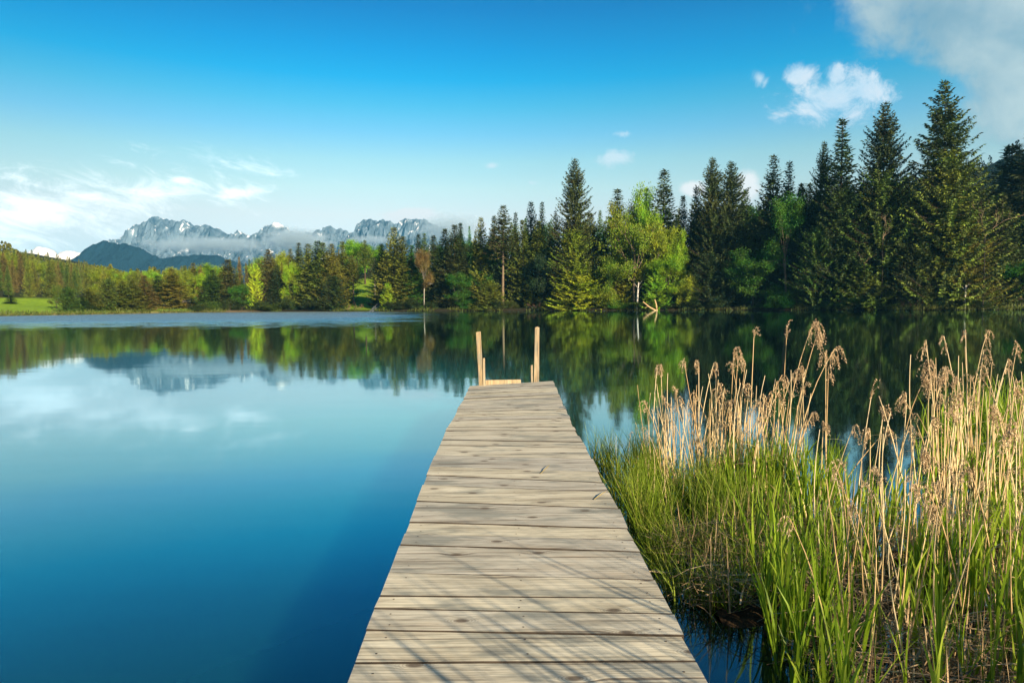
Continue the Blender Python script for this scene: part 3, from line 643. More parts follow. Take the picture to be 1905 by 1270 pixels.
CANOPY = [(-60, 445), (14, 452), (60, 474), (110, 484), (150, 490), (200, 494), (240, 505), (300, 500), (350, 494), (400, 486), (450, 478), (500, 474), (560, 464), (620, 462), (690, 458), (720, 455), (760, 458), (820, 445), (870, 430), (920, 418), (960, 415), (1020, 408), (1060, 405), (1120, 395), (1200, 385), (1260, 385), (1300, 375), (1380, 378), (1420, 365), (1500, 345), (1540, 335), (1600, 335), (1690, 335), (1760, 335), (1850, 345), (1893, 330), (2000, 320)]
# ---- second and third rows of the wood behind them
def clump(px):
    if px < 640: return ['gold', 'olive', 'brown', 'mid', 'yel', 'olive']
    if px < 1030: return ['dark', 'mid', 'blue', 'dark', 'green']
    if px < 1270: return ['olive', 'mid', 'dark']
    return ['dark', 'deep', 'blue', 'dark']  # right-hand wood kept dark, its shade put into the crown colour
LANDM = [(330, 'left of the hut'), (480, 'right of the hut'), (640, 'left of the grassy slope'), (720, 'behind the grassy slope'), (800, 'left of the brown birch'),
         (950, 'right of the brown birch'), (1070, 'right of the jetty posts'), (1260, 'behind the bare limbed tree'), (1400, 'behind the double spruce'), (1540, 'right of the white cloud'), (3000, 'behind the three tallest')]
fill = []
for row, (off, step) in enumerate(((14, 25), (30, 22), (52, 20))):
    px = 372 + row * 9
    while px < 1960:
        if not (640 < px < 712 and off < 60) :
            yt = interp(px, CANOPY) + rt.uniform(-9, 12) + (2 - row) * 9
            fill.append((row, px, yt, off + rt.uniform(-4, 4)))
        px += step * rt.uniform(0.75, 1.35) * (1.0 + 0.5 * (px > 1050))
fill.sort(key=lambda q: (q[0], q[1]))
cnt = {}
ORD = ['first', 'second', 'third', 'fourth', 'fifth', 'sixth', 'seventh', 'eighth', 'ninth', 'tenth', 'eleventh', 'twelfth', 'thirteenth', 'fourteenth', 'fifteenth', 'sixteenth']
ROWN = ['nearest', 'middle', 'rearmost']
for row, px, yt, off in fill:
    lm = next(t for q, t in LANDM if px < q); key = (row, lm); cnt[key] = cnt.get(key, 0) + 1
    kd = 'sp' if rt.random() < 0.9 else 'br'
    c_ = rt.choice(clump(px))
    if kd == 'br': c_ = {'deep': 'green', 'dark': 'green', 'blue': 'green', 'brown': 'yel', 'gold': 'fresh', 'olive': 'fresh'}.get(c_, c_)
    lab = '%s %s, %s from left, %s background row %s' % (CNAME[c_], 'spruce' if kd == 'sp' else 'leafy tree', ORD[min(15, cnt[key] - 1)], ROWN[row], lm)
    tree(kd, px, yt, SY(px) + off, None if px < 1300 else 50, c_, 'grey', lab, 'trees in the wood behind the shore')
# ---- understory at the waterline
px = 372; i_ = 0
while px < 1900:
    if not (628 < px < 722) and rt.random() < 0.85:
        i_ += 1; lm = next(t for q, t in LANDM if px < q).replace('behind', 'below').replace('around', 'under')
        tree('bush', px, rt.uniform(552, 566), SY(px) + rt.uniform(1.2, 4), rt.uniform(26, 46), rt.choice(['green', 'dark', 'mid', 'deep'] if px > 640 else ['mid', 'dark', 'deep']), 'brown',
             'small low bush on the waterline %s' % lm, 'bushes along the far waterline ' + lm)
    px += rt.uniform(20, 36)
# ---- wooded hill on the left: single trees
hill = []
for j in range(4000):
    u_ = rt.uniform(upx(-30), upx(405)); d = rt.uniform(28, 345)
    Y = shoreY(u_) + d; x = u_ * Y
    if is_clearing(x, Y): continue
    if u_ > upx(230) and d > 200: continue
    hill.append((x, Y))
keep = []
for x, Y in hill:
    md = 4.0 + (Y - 150) * 0.013
    if all((x - a) ** 2 + (Y - b) ** 2 > md * md for a, b in keep): keep.append((x, Y))
keep.sort(key=lambda q: q[1]); 
HN = 150
for x, Y in keep[:HN] if len(keep) > HN else keep:
    z = land(x, Y); Ht = rt.uniform(8, 13.5) + (Y - 150) * 0.012
    p_ = CX + F * x / Y; kd = 'sp' if rt.random() < 0.78 else 'br'
    c_ = rt.choice(['olive', 'gold', 'mid', 'brown', 'olive']) if kd == 'sp' else rt.choice(['yel', 'fresh', 'olive'])
    if Y > 330: c_ = rt.choice(['mid', 'dark', 'olive'])
    yt = 572 - (z + Ht - CH) / Y * F - 3 + 6 * (p_ / 1905)
    lim = interp(p_, CANOPY); 
    if yt < lim: Ht = max(4, Ht - (lim - yt) * Y / F)
    me, tm, H0 = rt.choice(PROT[kd]); root = empty(NAMES[kd], (x, Y, z - 0.1), rt.uniform(0, 6.28)); s = Ht / H0; r_ = s * rt.uniform(1.15, 1.6) if kd == 'sp' else s
    root.scale = (r_, r_, s); cc = COL[c_]; k = rt.uniform(0.8, 1.25)
    for nme, mm in (('crown', me), ('trunk', tm)):
        o = bpy.data.objects.new(nme, mm); C.objects.link(o); o.parent = root; o.color = (cc[0] * k, cc[1] * k, cc[2] * k, 1) if nme == 'crown' else (0.1, 0.08, 0.06, 1)
    zone = 'above the left meadow' if p_ < 180 else ('above the waterside spruce clump' if p_ < 290 else 'above the hut')
    dep = 'lower' if Y < 215 else ('middle' if Y < 285 else 'upper')
    tag(root, '%s %s, one of many on the %s slope %s' % (CNAME[c_], 'spruce' if kd == 'sp' else 'leafy tree', dep, zone), 'tree', '%s %s on the %s slope %s' % (CNAME[c_], 'spruces' if kd == 'sp' else 'leafy trees', dep, zone))

# ---- far-off woods that read as one mass
def mass_forest(name, pts, hts, cols, seed, mat, nper=90, w=0.28):
    rn = np.random.default_rng(seed); Vv = []; n = 0
    for (x, y, z), h in zip(pts, hts):
        t = rn.random(nper) ** 0.8; az = rn.random(nper) * 6.283; r = (1 - t) * h * w * rn.uniform(0.5, 1.05, nper)
        P = np.stack([x + np.cos(az) * r * 0.5, y + np.sin(az) * r * 0.5, z + h * (0.05 + 0.93 * t)], 1)
        D = np.stack([np.cos(az), np.sin(az), -0.5 + 1.2 * t ** 3], 1)
        v, f = diamonds(P, D, h * (0.07 + 0.13 * (1 - t)), np.full(nper, h * 0.045), rn); Vv.append(v)
        tip = np.array([[x, y, z + h * 0.85]] * 4); v, f = diamonds(tip, np.array([[.1, 0, 1], [-.1, 0, 1], [0, .1, 1], [0, -.1, 1.]]), np.full(4, h * .17), np.full(4, h * .02), rn); Vv.append(v)
    Vv = np.concatenate(Vv); me = npmesh(name, Vv, np.arange(len(Vv)).reshape(-1, 4))
    o = link(name, me, mat); o.color = (*cols, 1); return o
dg = bpy.context.evaluated_depsgraph_get(); dg.update()
rh = bpy.data.objects['right_hill']
pts = []; hts = []
for j in range(5200):
    px = rt.uniform(1230, 2100); Y = rt.uniform(345, 640); x = upx(px) * Y
    ok, loc, nrm, fi = rh.ray_cast(Vector((x, Y, 900)), Vector((0, 0, -1)))
    if ok and len(pts) < 1700: pts.append((x, Y, loc.z - 0.5)); hts.append(rt.uniform(7, 12))
tag(mass_forest('far_forest', pts, hts, (0.012, 0.022, 0.010), 5, M_needle, 70), kind='stuff', label='dark wood covering the hill behind the tall spruces', cat='forest')
pts = []; hts = []
for x, Y in keep[HN:]:
    z = land(x, Y); Ht = rt.uniform(8.5, 13.5); p_ = CX + F * x / Y
    yt = 572 - (z + Ht - CH) / Y * F - 3; lim = interp(p_, CANOPY)
    if yt < lim - 6: Ht = max(4, Ht - (lim - yt) * Y / F)
    pts.append((x, Y, z)); hts.append(Ht)
if pts: tag(mass_forest('hillside_forest', pts, hts, (0.12, 0.14, 0.022), 6, M_needle, 160, 0.30), kind='stuff', label='distant wood along the crest of the left hill', cat='forest')

# ------------------------------------------------------------------ dead branches, log, stem, hut, steps
def branchy(seed, p0, d0, Lg, r, lv=0, mb=None, rd=None, maxlv=3, spread=0.7):
    rd = rd or random.Random(seed); mb = mb or MB()
    q = Vector(p0); dd = Vector(d0).normalized(); pts = [q.copy()]
    for i in range(4):
        dd = (dd + Vector((rd.uniform(-1, 1), rd.uniform(-.5, .5), rd.uniform(-.6, 1))) * 0.25).normalized(); q = q + dd * Lg / 4; pts.append(q.copy())
    mb.tube(pts, [r * (1 - .17 * i) for i in range(5)], 4)
    if lv < maxlv:
        for c in range(3): branchy(0, pts[rd.choice((1, 2, 4))], (dd + Vector((rd.uniform(-1.5, 1.5), rd.uniform(-.5, .5), rd.uniform(-.4, .8))) * spread), Lg * .62, r * .55, lv + 1, mb, rd, maxlv, spread)
    return mb
def snag(px, py, off, d0, Lg, r, seed, lab, maxlv=3):
    Y = SY(px) + off; p = at(px, py, Y); base = Vector((p.x, p.y, land(p.x, p.y)))
    root = empty('dead_tree', base); tag(root, lab, 'dead tree'); tb = MB(); tb.tube([Vector((0, 0, -.4)), (p - base) * .5 + Vector((.1, 0, 0)), p - base], [r * 1.3, r * 1.1, r], 5)
    t = link('trunk', tb.mesh('dead_trunk'), M_bark, root); t.color = (0.03, 0.025, 0.015, 1); mb = MB()
    branchy(seed, p - base, d0, Lg, r * .7, 0, mb, None, maxlv); branchy(seed + 1, p - base, (-d0[0] * .6 + .2, 0, d0[2]), Lg * .8, r * .6, 0, mb, None, maxlv)
    o = link('branch', mb.mesh('dead_branch'), M_bark, root); o.color = (0.30, 0.22, 0.14, 1); return root
snag(1642, 447, 1.5, (0.3, 0, 1), 3.6, 0.08, 5, 'bare grey brown dead branches in front of the dark middle spruces')
snag(1832, 440, 0.5, (0.7, 0, 0.9), 4.6, 0.10, 9, 'leafless grey branches reaching out right of the tallest spruce')
snag(1608, 490, 0.3, (-0.5, 0, 0.4), 1.8, 0.06, 15, 'small tangle of dead twigs low beside the dark middle spruces', 2)
Y = SY(1212) - 1.6; a = onz(1214, 577); a = Vector((upx(1217) * Y, Y, -0.1)); mb = MB()
def wp(px, py, Y): return at(px, py, Y)
mb.tube([wp(1222, 579, Y), wp(1208, 571, Y), wp(1196, 561, Y)], [0.22, 0.17, 0.10], 7)
mb.tube([wp(1222, 578, Y), wp(1221, 567, Y), wp(1218, 557, Y)], [0.20, 0.17, 0.13], 7); mb.tube([wp(1208, 571, Y), wp(1204, 570, Y), wp(1200, 573, Y)], [0.08, 0.06, 0.03], 5)
mb.v = [tuple(Vector(v) - a) for v in mb.v]
o = link('fallen_log', mb.mesh('fallen_log'), M_bark); o.location = a; o.color = (0.62, 0.42, 0.22, 1); tag(o, 'broken forked orange log sticking out of the water', 'log')
for px, y0, y1, nm, lab in ((1794, 530, 577, 'dead_birch', 'short white birch stem at the water on the right'), (1185, 525, 577, 'dead_birch', 'mottled white second stem beside the bare limbed tree')):
    Y = SY(px) + 0.4; mb = MB(); a = Vector((upx(px) * Y, Y, 0.1)); mb.tube([wp(px, y1 + 1, Y), wp(px + 1, (y0 + y1) / 2, Y), wp(px + 3, y0, Y)], [.26, .22, .13], 8)
    for kk in range(3): mb.tube([wp(px + 2, y0 + 6 + kk * 5, Y), wp(px + 2 + (-1) ** kk * 7, y0 - 2 + kk * 4, Y)], [.06, .025], 4)
    mb.v = [tuple(Vector(v) - a) for v in mb.v]; o = link(nm, mb.mesh(nm, True), M_bark); o.location = a; o.color = (0.55, 0.52, 0.46, 1); tag(o, lab, 'dead tree')
# hut
m = mat_new('hut_boards'); nn = vnoise(scalev(coord(), (6, 6, .6)), 2, 4); pbr(ramp(nn, [(.3, (.13, .06, .035)), (.7, (.34, .17, .09))]), .9); M_hut = m
m = mat_new('hut_roof'); nn = vnoise(scalev(coord(), (1, 6, 1)), 3, 4); pbr(ramp(nn, [(.3, (.16, .13, .12)), (.7, (.34, .28, .25))]), .8); M_roof = m
m = mat_new('dark_opening'); pbr((.012, .01, .008), .9); M_darkm = m
Yh = SY(343) + 24; ph = at(343, 566, Yh); hx, hy = ph.x, Yh; hz0 = land(hx, hy)
hut = empty('wooden_hut', (hx, hy, hz0), R(28)); tag(hut, 'small reddish wooden hut on the grassy point at the foot of the wood', 'hut')
W_, D_, Hh, Rh = 2.9, 2.4, 1.5, 2.35
mb = MB(); mb.add([(-W_/2, -D_/2, -.3), (W_/2, -D_/2, -.3), (W_/2, D_/2, -.3), (-W_/2, D_/2, -.3), (-W_/2, -D_/2, Hh), (W_/2, -D_/2, Hh), (W_/2, D_/2, Hh), (-W_/2, D_/2, Hh), (-W_/2, 0, Rh), (W_/2, 0, Rh)],
    [(0, 1, 5, 4), (1, 2, 6, 9, 5), (2, 3, 7, 6), (3, 0, 4, 8, 7), (4, 5, 9, 8), (6, 7, 8, 9)]); link('wall', mb.mesh('hut_wall'), M_hut, hut)
mb = MB()
for s in (-1, 1):
    mb.hexa([(-W_/2-.3, s*(D_/2+.35), Hh-.26), (W_/2+.3, s*(D_/2+.35), Hh-.26), (W_/2+.3, 0, Rh+.03), (-W_/2-.3, 0, Rh+.03), (-W_/2-.3, s*(D_/2+.35), Hh-.16), (W_/2+.3, s*(D_/2+.35), Hh-.16), (W_/2+.3, 0, Rh+.13), (-W_/2-.3, 0, Rh+.13)])
link('roof', mb.mesh('hut_roof'), M_roof, hut)
mb = MB(); mb.box((-.5, -D_/2 - .02, .65), (.8, .06, 1.3)); link('door', mb.mesh('hut_door'), M_darkm, hut)
# wooden steps with rails leading down the grassy slope into the lake
m = mat_new('grey_wood'); nn = vnoise(scalev(coord(), (3, 3, 3)), 2, 4); pbr(ramp(nn, [(.3, (.05, .06, .075)), (.7, (.13, .15, .18))]), .8); M_greyw = m
Ys = SY(697); pa = at(689, 579, Ys - 1.0); pb = at(707, 560, Ys + 6); st = empty('lake_steps', (pa.x, pa.y, 0)); tag(st, 'grey wooden steps with a rail running down the grassy slope into the lake', 'steps')
pa.z = -0.1; pb.z = land(pb.x, pb.y) + .9; dv = pb - pa; sdv = Vector((1, -.25, 0)).normalized(); O = Vector((pa.x, pa.y, 0))
for s in (-.5, .5):
    mb = MB(); mb.tube([pa + sdv * s - O, pb + sdv * s - O], [.11, .11], 4); link('stringer', mb.mesh('stringer'), M_greyw, st)
for k in range(9):
    mb = MB(); c = pa + dv * ((k + .5) / 9) - O; mb.box(c, (1.0, .5, .07)); link('tread', mb.mesh('tread'), M_greyw, st)
mb = MB(); r0 = pa + sdv * .55 + Vector((0, 0, 1)) - O; r1 = pb + sdv * .55 + Vector((0, 0, 1)) - O; mb.tube([r0, r1], [.05, .05], 4)
for k in range(4): q = r0.lerp(r1, k / 3); mb.tube([q - Vector((0, 0, 1.1)), q], [.05, .05], 4)
link('handrail', mb.mesh('handrail'), M_greyw, st)

# rough grass and herbs fringing the far waterline
rs = np.random.default_rng(88); B_ = []; T_ = []; W_s = []
for k in range(9000):
    u_ = rs.uniform(-0.78, 0.80); dd_ = abs(rs.normal(0, 1.1)) - 0.3; y = shoreY(u_) + dd_; x = u_ * y; z = max(0.0, land(x, y)); g_ = 0.5 + 0.5 * mn.noise(Vector((x * 0.12, y * 0.12, 4)))
    if g_ < 0.42: continue
    h_ = rs.uniform(.25, 1.0) * (0.4 + g_); B_.append((x, y, z - .05)); T_.append((x + rs.normal(0, .25), y + rs.normal(0, .25), z + h_)); W_s.append(rs.uniform(.03, .09))
B_ = np.array(B_); T_ = np.array(T_); v_, f_ = diamonds(B_, T_ - B_, np.linalg.norm(T_ - B_, axis=1), W_s, rs)
o = link('shore_grass', npmesh('shore_grass', v_, f_), M_leaf); o.color = (0.10, 0.13, 0.025, 1); tag(o, 'rough grass and herbs fringing the far waterline', 'grass', kind='stuff')
for px, sz_, nn_, sd_, lab in ((1003, 2.6, 16, 41, 'tangled brown brush heap on the bank right of the jetty posts'), (662, 2.2, 12, 52, 'brown brush heap at the foot of the grassy slope'), (1695, 2.0, 12, 63, 'brown brush heap at the water left of the tallest spruce')):
    Y = SY(px) + 1.2; x = upx(px) * Y; base = Vector((x, Y, land(x, Y))); mb = MB(); rq = random.Random(sd_)
    for k in range(nn_):
        a = rq.uniform(0, 6.28); p0 = Vector((rq.uniform(-1, 1) * sz_ * 1.3, rq.uniform(-.5, .5), rq.uniform(-.2, .5))); branchy(sd_ + k, p0, (math.cos(a), math.sin(a) * .4, rq.uniform(.1, .7)), sz_ * .55, .055, 0, mb, None, 1)
    o = link('brush_pile', mb.mesh('brush_pile'), M_bark); o.location = base; o.color = (0.16, 0.095, 0.06, 1); tag(o, lab, 'brush pile')

# ------------------------------------------------------------------ jetty
SL = 15 / F; Z0 = 0.45
def deckpt(px, py):
    d = ray(px, py); t = (Z0 - CH) / (d.z - SL * d.y); return Vector((0, 0, CH)) + d * t
LE = [(649, 1259), (681, 1172), (697, 1132), (708, 1109), (725, 1065), (744.5, 1013), (762, 970), (794, 884), (804, 860), (815, 837), (823, 817), (833, 795), (848, 770), (854, 756), (865.5, 736), (875, 717)]
RE = [(1315.5, 1259), (1271, 1183), (1252, 1143), (1218, 1078), (1191, 1025.5), (1164, 983), (1149, 946), (1122, 898), (1105, 861), (1090, 833), (1067, 794), (1049, 754), (1029, 708.5)]
LEW = [(deckpt(*p).y, deckpt(*p).x) for p in LE]; REW = [(deckpt(*p).y, deckpt(*p).x) for p in RE]
seams = [(1258 + 60, 1256 + 60, 2), (1233, 1230, 1), (1172.3, 1183.5, 3), (1132.3, 1142.8, 2.4), (1109, 1113, 1), (1065, 1078, 3), (1013.3, 1025.5, 2.6), (992, 1004, .9), (970, 982.6, 2), (932, 946, 2.6), (902, 915, 1), (884, 898, 1.4), (867.5, 878, 2.2), (847, 853, 1.3), (827.5, 833, 2.6)]
eL = deckpt(655, 1258), deckpt(876, 718); eR = deckpt(1311, 1258), deckpt(1027, 708.5)
def edge(e, y):
    tab = LEW if e is eL else REW
    if y < tab[0][0]: return tab[0][1] + (tab[4][1] - tab[0][1]) / (tab[4][0] - tab[0][0]) * (y - tab[0][0])
    return interp(y, tab)
rb = random.Random(4)
S = []                                              # seams as (yl, yr, gap)
for yl, yr, g in seams:
    ppl = float(np.interp(-yl, [-q[1] for q in LE], [q[0] for q in LE])); ppr = float(np.interp(-yr, [-q[1] for q in RE], [q[0] for q in RE]))
    S.append((deckpt(ppl, yl).y, deckpt(ppr, yr).y, g * 0.0032))
# nearer planks towards and behind the camera
y0 = min(S[0][0], S[0][1]); near = []
while y0 > -1.6: y0 -= rb.uniform(.15, .21); near.append((y0, y0, .008))
S = near[::-1] + S
yl, yr = S[-1][0], S[-1][1]; eLy, eRy = deckpt(876, 718).y, deckpt(1027, 708.5).y
nfar = 20; dl, dr = (eLy - yl), (eRy - yr); wts = [rb.uniform(.8, 1.25) for _ in range(nfar)]; tt = 0
for k in range(nfar):
    tt += wts[k] / sum(wts); S.append((yl + dl * tt, yr + dr * tt, rb.choice((.004, .006, .009))))
jet = empty('wooden_jetty', (0, 6, Z0)); tag(jet, 'weathered pale plank jetty running straight out over the lake', 'jetty')
mb = MB(); pid = []
TH = 0.045
def dz(y): return Z0 + SL * y
for k in range(len(S) - 1):
    a, b = S[k], S[k + 1]; ga, gb = a[2] / 2, b[2] / 2
    jl, jr = rb.gauss(0, .006), rb.gauss(0, .006)
    xl0, xr0 = edge(eL, a[0]) + jl, edge(eR, a[1]) + jr; xl1, xr1 = edge(eL, b[0]) + jl, edge(eR, b[1]) + jr
    h = rb.uniform(-.003, .004); tl = rb.uniform(-.003, .003)
    nseg = 8; base_n = mb.n; vs = []; fs = []; bev = .004
    for i in range(nseg + 1):
        s = i / nseg; wob = rb.gauss(0, .0012)
        ya = a[0] + (a[1] - a[0]) * s + ga + rb.gauss(0, .0009); yb = b[0] + (b[1] - b[0]) * s - gb + rb.gauss(0, .0009)
        xa = xl0 + (xr0 - xl0) * s; xb = xl1 + (xr1 - xl1) * s; z = h + tl * (s - .5) + wob * .4
        vs += [(xa, ya, dz(ya) + z - TH), (xa, ya, dz(ya) + z - bev), (xa, ya + bev, dz(ya) + z), (xb, yb - bev, dz(yb) + z), (xb, yb, dz(yb) + z - bev), (xb, yb, dz(yb) + z - TH)]
    for i in range(nseg):
        o_ = i * 6
        for j in range(5): fs.append((o_ + j, o_ + 6 + j, o_ + 7 + j, o_ + j + 1))
        fs.append((o_ + 5, o_ + 11, o_ + 6, o_))
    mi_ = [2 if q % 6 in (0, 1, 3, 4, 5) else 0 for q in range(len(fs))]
    fs.append((0, 1, 2, 3, 4, 5)); fs.append(tuple(nseg * 6 + j for j in (5, 4, 3, 2, 1, 0)))
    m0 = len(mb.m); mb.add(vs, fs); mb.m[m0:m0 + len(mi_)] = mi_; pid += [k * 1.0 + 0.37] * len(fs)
    for s in (.06, .5, .94):                        # rusty nail heads
        for q in (.25, .75):
            if rb.random() < .25: continue
            ss = s + rb.uniform(-.01, .01); ya = a[0] + (a[1] - a[0]) * ss; yb = b[0] + (b[1] - b[0]) * ss; y = ya + (yb - ya) * q; x = xl0 + (xr0 - xl0) * ss
            z = dz(y) + h + tl * (ss - .5) + .0012; r_ = .0048
            mb.add([(x + r_ * math.cos(t * 1.047), y + r_ * math.sin(t * 1.047), z + .0005) for t in range(6)], [(0, 1, 2, 3, 4, 5)], 1); pid += [0]
mb.v = [(x, y - 6, z - Z0) for x, y, z in mb.v]
me = mb.mesh('deck'); a_ = me.attributes.new('pid', 'FLOAT', 'FACE'); a_.data.foreach_set('value', np.array(pid, dtype=np.float32))
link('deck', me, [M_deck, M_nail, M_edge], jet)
# stringer beams and piles
yend = min(eLy, eRy)
for off in (.16, .5, .84):
    mb = MB(); pts = []
    def bx_(y): return edge(eL, y) + (edge(eR, y) - edge(eL, y)) * off
    y0, y1 = -1.5, yend - .08
    mb.hexa([(bx_(y0) - .05, y0 - 6, dz(y0) - Z0 - TH - .19), (bx_(y0) + .05, y0 - 6, dz(y0) - Z0 - TH - .19), (bx_(y1) + .05, y1 - 6, dz(y1) - Z0 - TH - .19), (bx_(y1) - .05, y1 - 6, dz(y1) - Z0 - TH - .19),
             (bx_(y0) - .05, y0 - 6, dz(y0) - Z0 - TH - .006), (bx_(y0) + .05, y0 - 6, dz(y0) - Z0 - TH - .006), (bx_(y1) + .05, y1 - 6, dz(y1) - Z0 - TH - .006), (bx_(y1) - .05, y1 - 6, dz(y1) - Z0 - TH - .006)])
    link('beam', mb.mesh('beam'), M_beam, jet)
for y in (1.0, 4.2, 7.4, yend - .35):
    for off in (.27, .73):
        x = edge(eL, y) + (edge(eR, y) - edge(eL, y)) * off; mb = MB(); mb.tube([(x, y - 6, -1.6 - Z0), (x, y - 6, dz(y) - Z0 - TH - .01)], [.07, .065], 9); link('pile', mb.mesh('pile'), M_beam, jet)

# ladder at the end of the jetty: two rails, two short cheeks, the top board
ye = (eLy + eRy) / 2
lad = empty('bathing_ladder', (0.0, ye, 0)); tag(lad, 'wooden bathing ladder with two upright rails at the end of the jetty', 'ladder')
def board(name, quad_b, quad_t, mat, pidv, parent):
    mb = MB(); mb.hexa([Vector(v) - Vector((0, ye, 0)) for v in quad_b] + [Vector(v) - Vector((0, ye, 0)) for v in quad_t]); me = mb.mesh(name)
    a_ = me.attributes.new('pid', 'FLOAT', 'FACE'); a_.data.foreach_set('value', np.full(len(me.polygons), pidv, dtype=np.float32)); o = link(name, me, mat, parent)
    bv = o.modifiers.new('bevel', 'BEVEL'); bv.width = .006; bv.segments = 2; return o
def upright(name, pxb, pyb, pxt, pyt, wpx, Yb, dy, pidv, parent, foot=0.0, skew=0.0):
    b = at(pxb, pyb, Yb); t = at(pxt, pyt, Yb); w_ = wpx / F * Yb / 2
    b = b + (b - t).normalized() * foot
    qb = [b + Vector((-w_, 0, 0)), b + Vector((w_, 0, 0)), b + Vector((w_, dy, 0)), b + Vector((-w_, dy, 0))]
    qt = [t + Vector((-w_, 0, -.006)), t + Vector((w_, 0, .008 + skew)), t + Vector((w_, dy, skew)), t + Vector((-w_ * .9, dy, -.012))]
    return board(name, qb, qt, M_post, pidv, parent)
YL = eLy + .03; YR = eRy + .03
r1_ = upright('rail', 895, 716, 889.5, 617, 8.6, YL, .10, 3.0, lad, 1.2)
upright('cheek', 900.6, 714, 899.6, 666, 4.2, YL - .015, .10, 5.0, r1_, 0.5); 
r2_ = upright('rail', 996, 709, 998.3, 608, 6.2, YR, .10, 7.0, lad, 1.2)
upright('cheek', 989.6, 709, 989.2, 679, 3.6, YR - .012, .10, 9.0, r2_, 0.5)
upright('cheek', 1001.0, 709, 1001.6, 609, 3.6, YR + .012, .085, 11.0, r2_, 0.5)
a, b = at(903.5, 708, YL + .10), at(969, 706.5, YR + .10)
board('top_board', [a + Vector((0, 0, -.09)), b + Vector((0, 0, -.09)), b + Vector((0, .05, -.09)), a + Vector((0, .05, -.09))], [a + Vector((0, 0, .008)), b + Vector((0, 0, .004)), b + Vector((0, .05, .004)), a + Vector((0, .05, .008))], M_post, 13.0, lad)
a, b = at(970, 706, YR + .16), at(990, 706, YR + .16)
board('step', [a + Vector((-.6, 0, -.30)), b + Vector((0, 0, -.30)), b + Vector((0, .12, -.30)), a + Vector((-.6, .12, -.30))], [a + Vector((-.6, 0, -.26)), b + Vector((0, 0, -.26)), b + Vector((0, .12, -.26)), a + Vector((-.6, .12, -.26))], M_beam, 15.0, lad)
for k, (p0, p1, lab) in enumerate((((1005, 882), (1023, 868), 'thin dry grass stem lying on the jetty planks near the reeds'), ((1105, 930), (1128, 918), 'short dry grass scrap on the right edge of the jetty'))):
    a, b = deckpt(*p0), deckpt(*p1); a.z += .006; b.z += .02; mb = MB(); c = a.copy(); mb.tube([a - c, (a + b) / 2 + Vector((.01, 0, .008)) - c, b - c], [.003, .004, .001], 4)
    m_ = bpy.data.materials.get('dry_scrap')
    if not m_: m_ = mat_new('dry_scrap'); pbr((.22, .17, .06), .8)
    o = link('grass_stem', mb.mesh('grass_stem'), m_, None); o.location = c; tag(o, lab, 'grass stem')

# ------------------------------------------------------------------ reed bed
def strips(base, tip, wid, bend, rn, seg=3, facing=None):
    """tapered bent blades, base -> tip (n,3), as one vertex/face array"""
    base = np.asarray(base, float); tip = np.asarray(tip, float); n = len(base)
    if facing is None: facing = rn.uniform(0, math.pi, n)
    S = np.stack([np.cos(facing), np.sin(facing), np.zeros(n)], 1); wid = np.asarray(wid).reshape(-1, 1)
    V_ = []
    for i in range(seg + 1):
        s = i / seg; c = base * (1 - s) + tip * s + bend * (4 * s * (1 - s)) * 0.25 * 1.0
        w_ = wid * (1 - s ** 1.6) + 0.0004; V_.append(c - S * w_); V_.append(c + S * w_)
    V_ = np.stack(V_, 1); k = 2 * (seg + 1); idx = np.arange(n)[:, None] * k
    F_ = np.concatenate([idx + np.array([[2 * i, 2 * i + 1, 2 * i + 3, 2 * i + 2]]) for i in range(seg)], 0)
    return V_.reshape(-1, 3), F_
def inpoly(px, py, poly):
    c = False; j = len(poly) - 1
    for i in range(len(poly)):
        if ((poly[i][1] > py) != (poly[j][1] > py)) and px < (poly[j][0] - poly[i][0]) * (py - poly[i][1]) / (poly[j][1] - poly[i][1]) + poly[i][0]: c = not c
        j = i
    return c
def scatter(poly, n, rn, ymin=None, clump=0.0, csc=2.5):
    """n points on the water inside the ground polygon (list of (x, y) metres)"""
    xs = [p[0] for p in poly]; ys = [p[1] for p in poly]; out = []; tries = 0
    while len(out) < n and tries < n * 60:
        tries += 1; x = rn.uniform(min(xs), max(xs)); y = rn.uniform(min(ys), max(ys))
        if not inpoly(x, y, poly): continue
        if x < edge(eR, y) + .05: continue
        if clump and mn.noise(Vector((x * csc, y * csc, 3.3))) + rn.uniform(-.5, .5) * (1 - clump) < clump * 0.2: continue
        out.append((x, y))
    return np.array(out)
def G(*pp): return [(onz(a, b).x, onz(a, b).y) for a, b in pp]
def colored(me, rn, groups, k):
    """a grey value per blade so that blades of one tuft differ"""
    a_ = me.attributes.new('blade', 'FLOAT', 'FACE'); r_ = rn.random(groups); a_.data.foreach_set('value', np.tile(r_, k).astype(np.float32))
def blademat(name, stops, trans=.4, rough=.5, tipc=None):
    m = mat_new(name); a = N('ShaderNodeAttribute'); a.attribute_name = 'blade'; c = ramp(V(a.outputs['Fac']), stops)
    b = pbr(c, rough, spec=.3, out=False); t = N('ShaderNodeBsdfTranslucent'); L(c, t.inputs[0]); mx = N('ShaderNodeMixShader'); mx.inputs[0].default_value = trans
    L(b.outputs[0], mx.inputs[1]); L(t.outputs[0], mx.inputs[2]); o = N('ShaderNodeOutputMaterial'); L(mx.outputs[0], o.inputs[0]); return m
M_sedge = blademat('sedge', [(0.0, (.08, .14, .01)), (.5, (.21, .32, .02)), (.85, (.34, .43, .05)), (1.0, (.42, .34, .14))], .45)
M_shoot = blademat('reed_shoot', [(0.0, (.12, .21, .012)), (.6, (.26, .40, .025)), (1.0, (.42, .52, .06))], .45, .4)
M_dry = blademat('dry_litter', [(0.0, (.14, .09, .05)), (.5, (.40, .28, .15)), (1.0, (.66, .50, .30))], .15, .7)
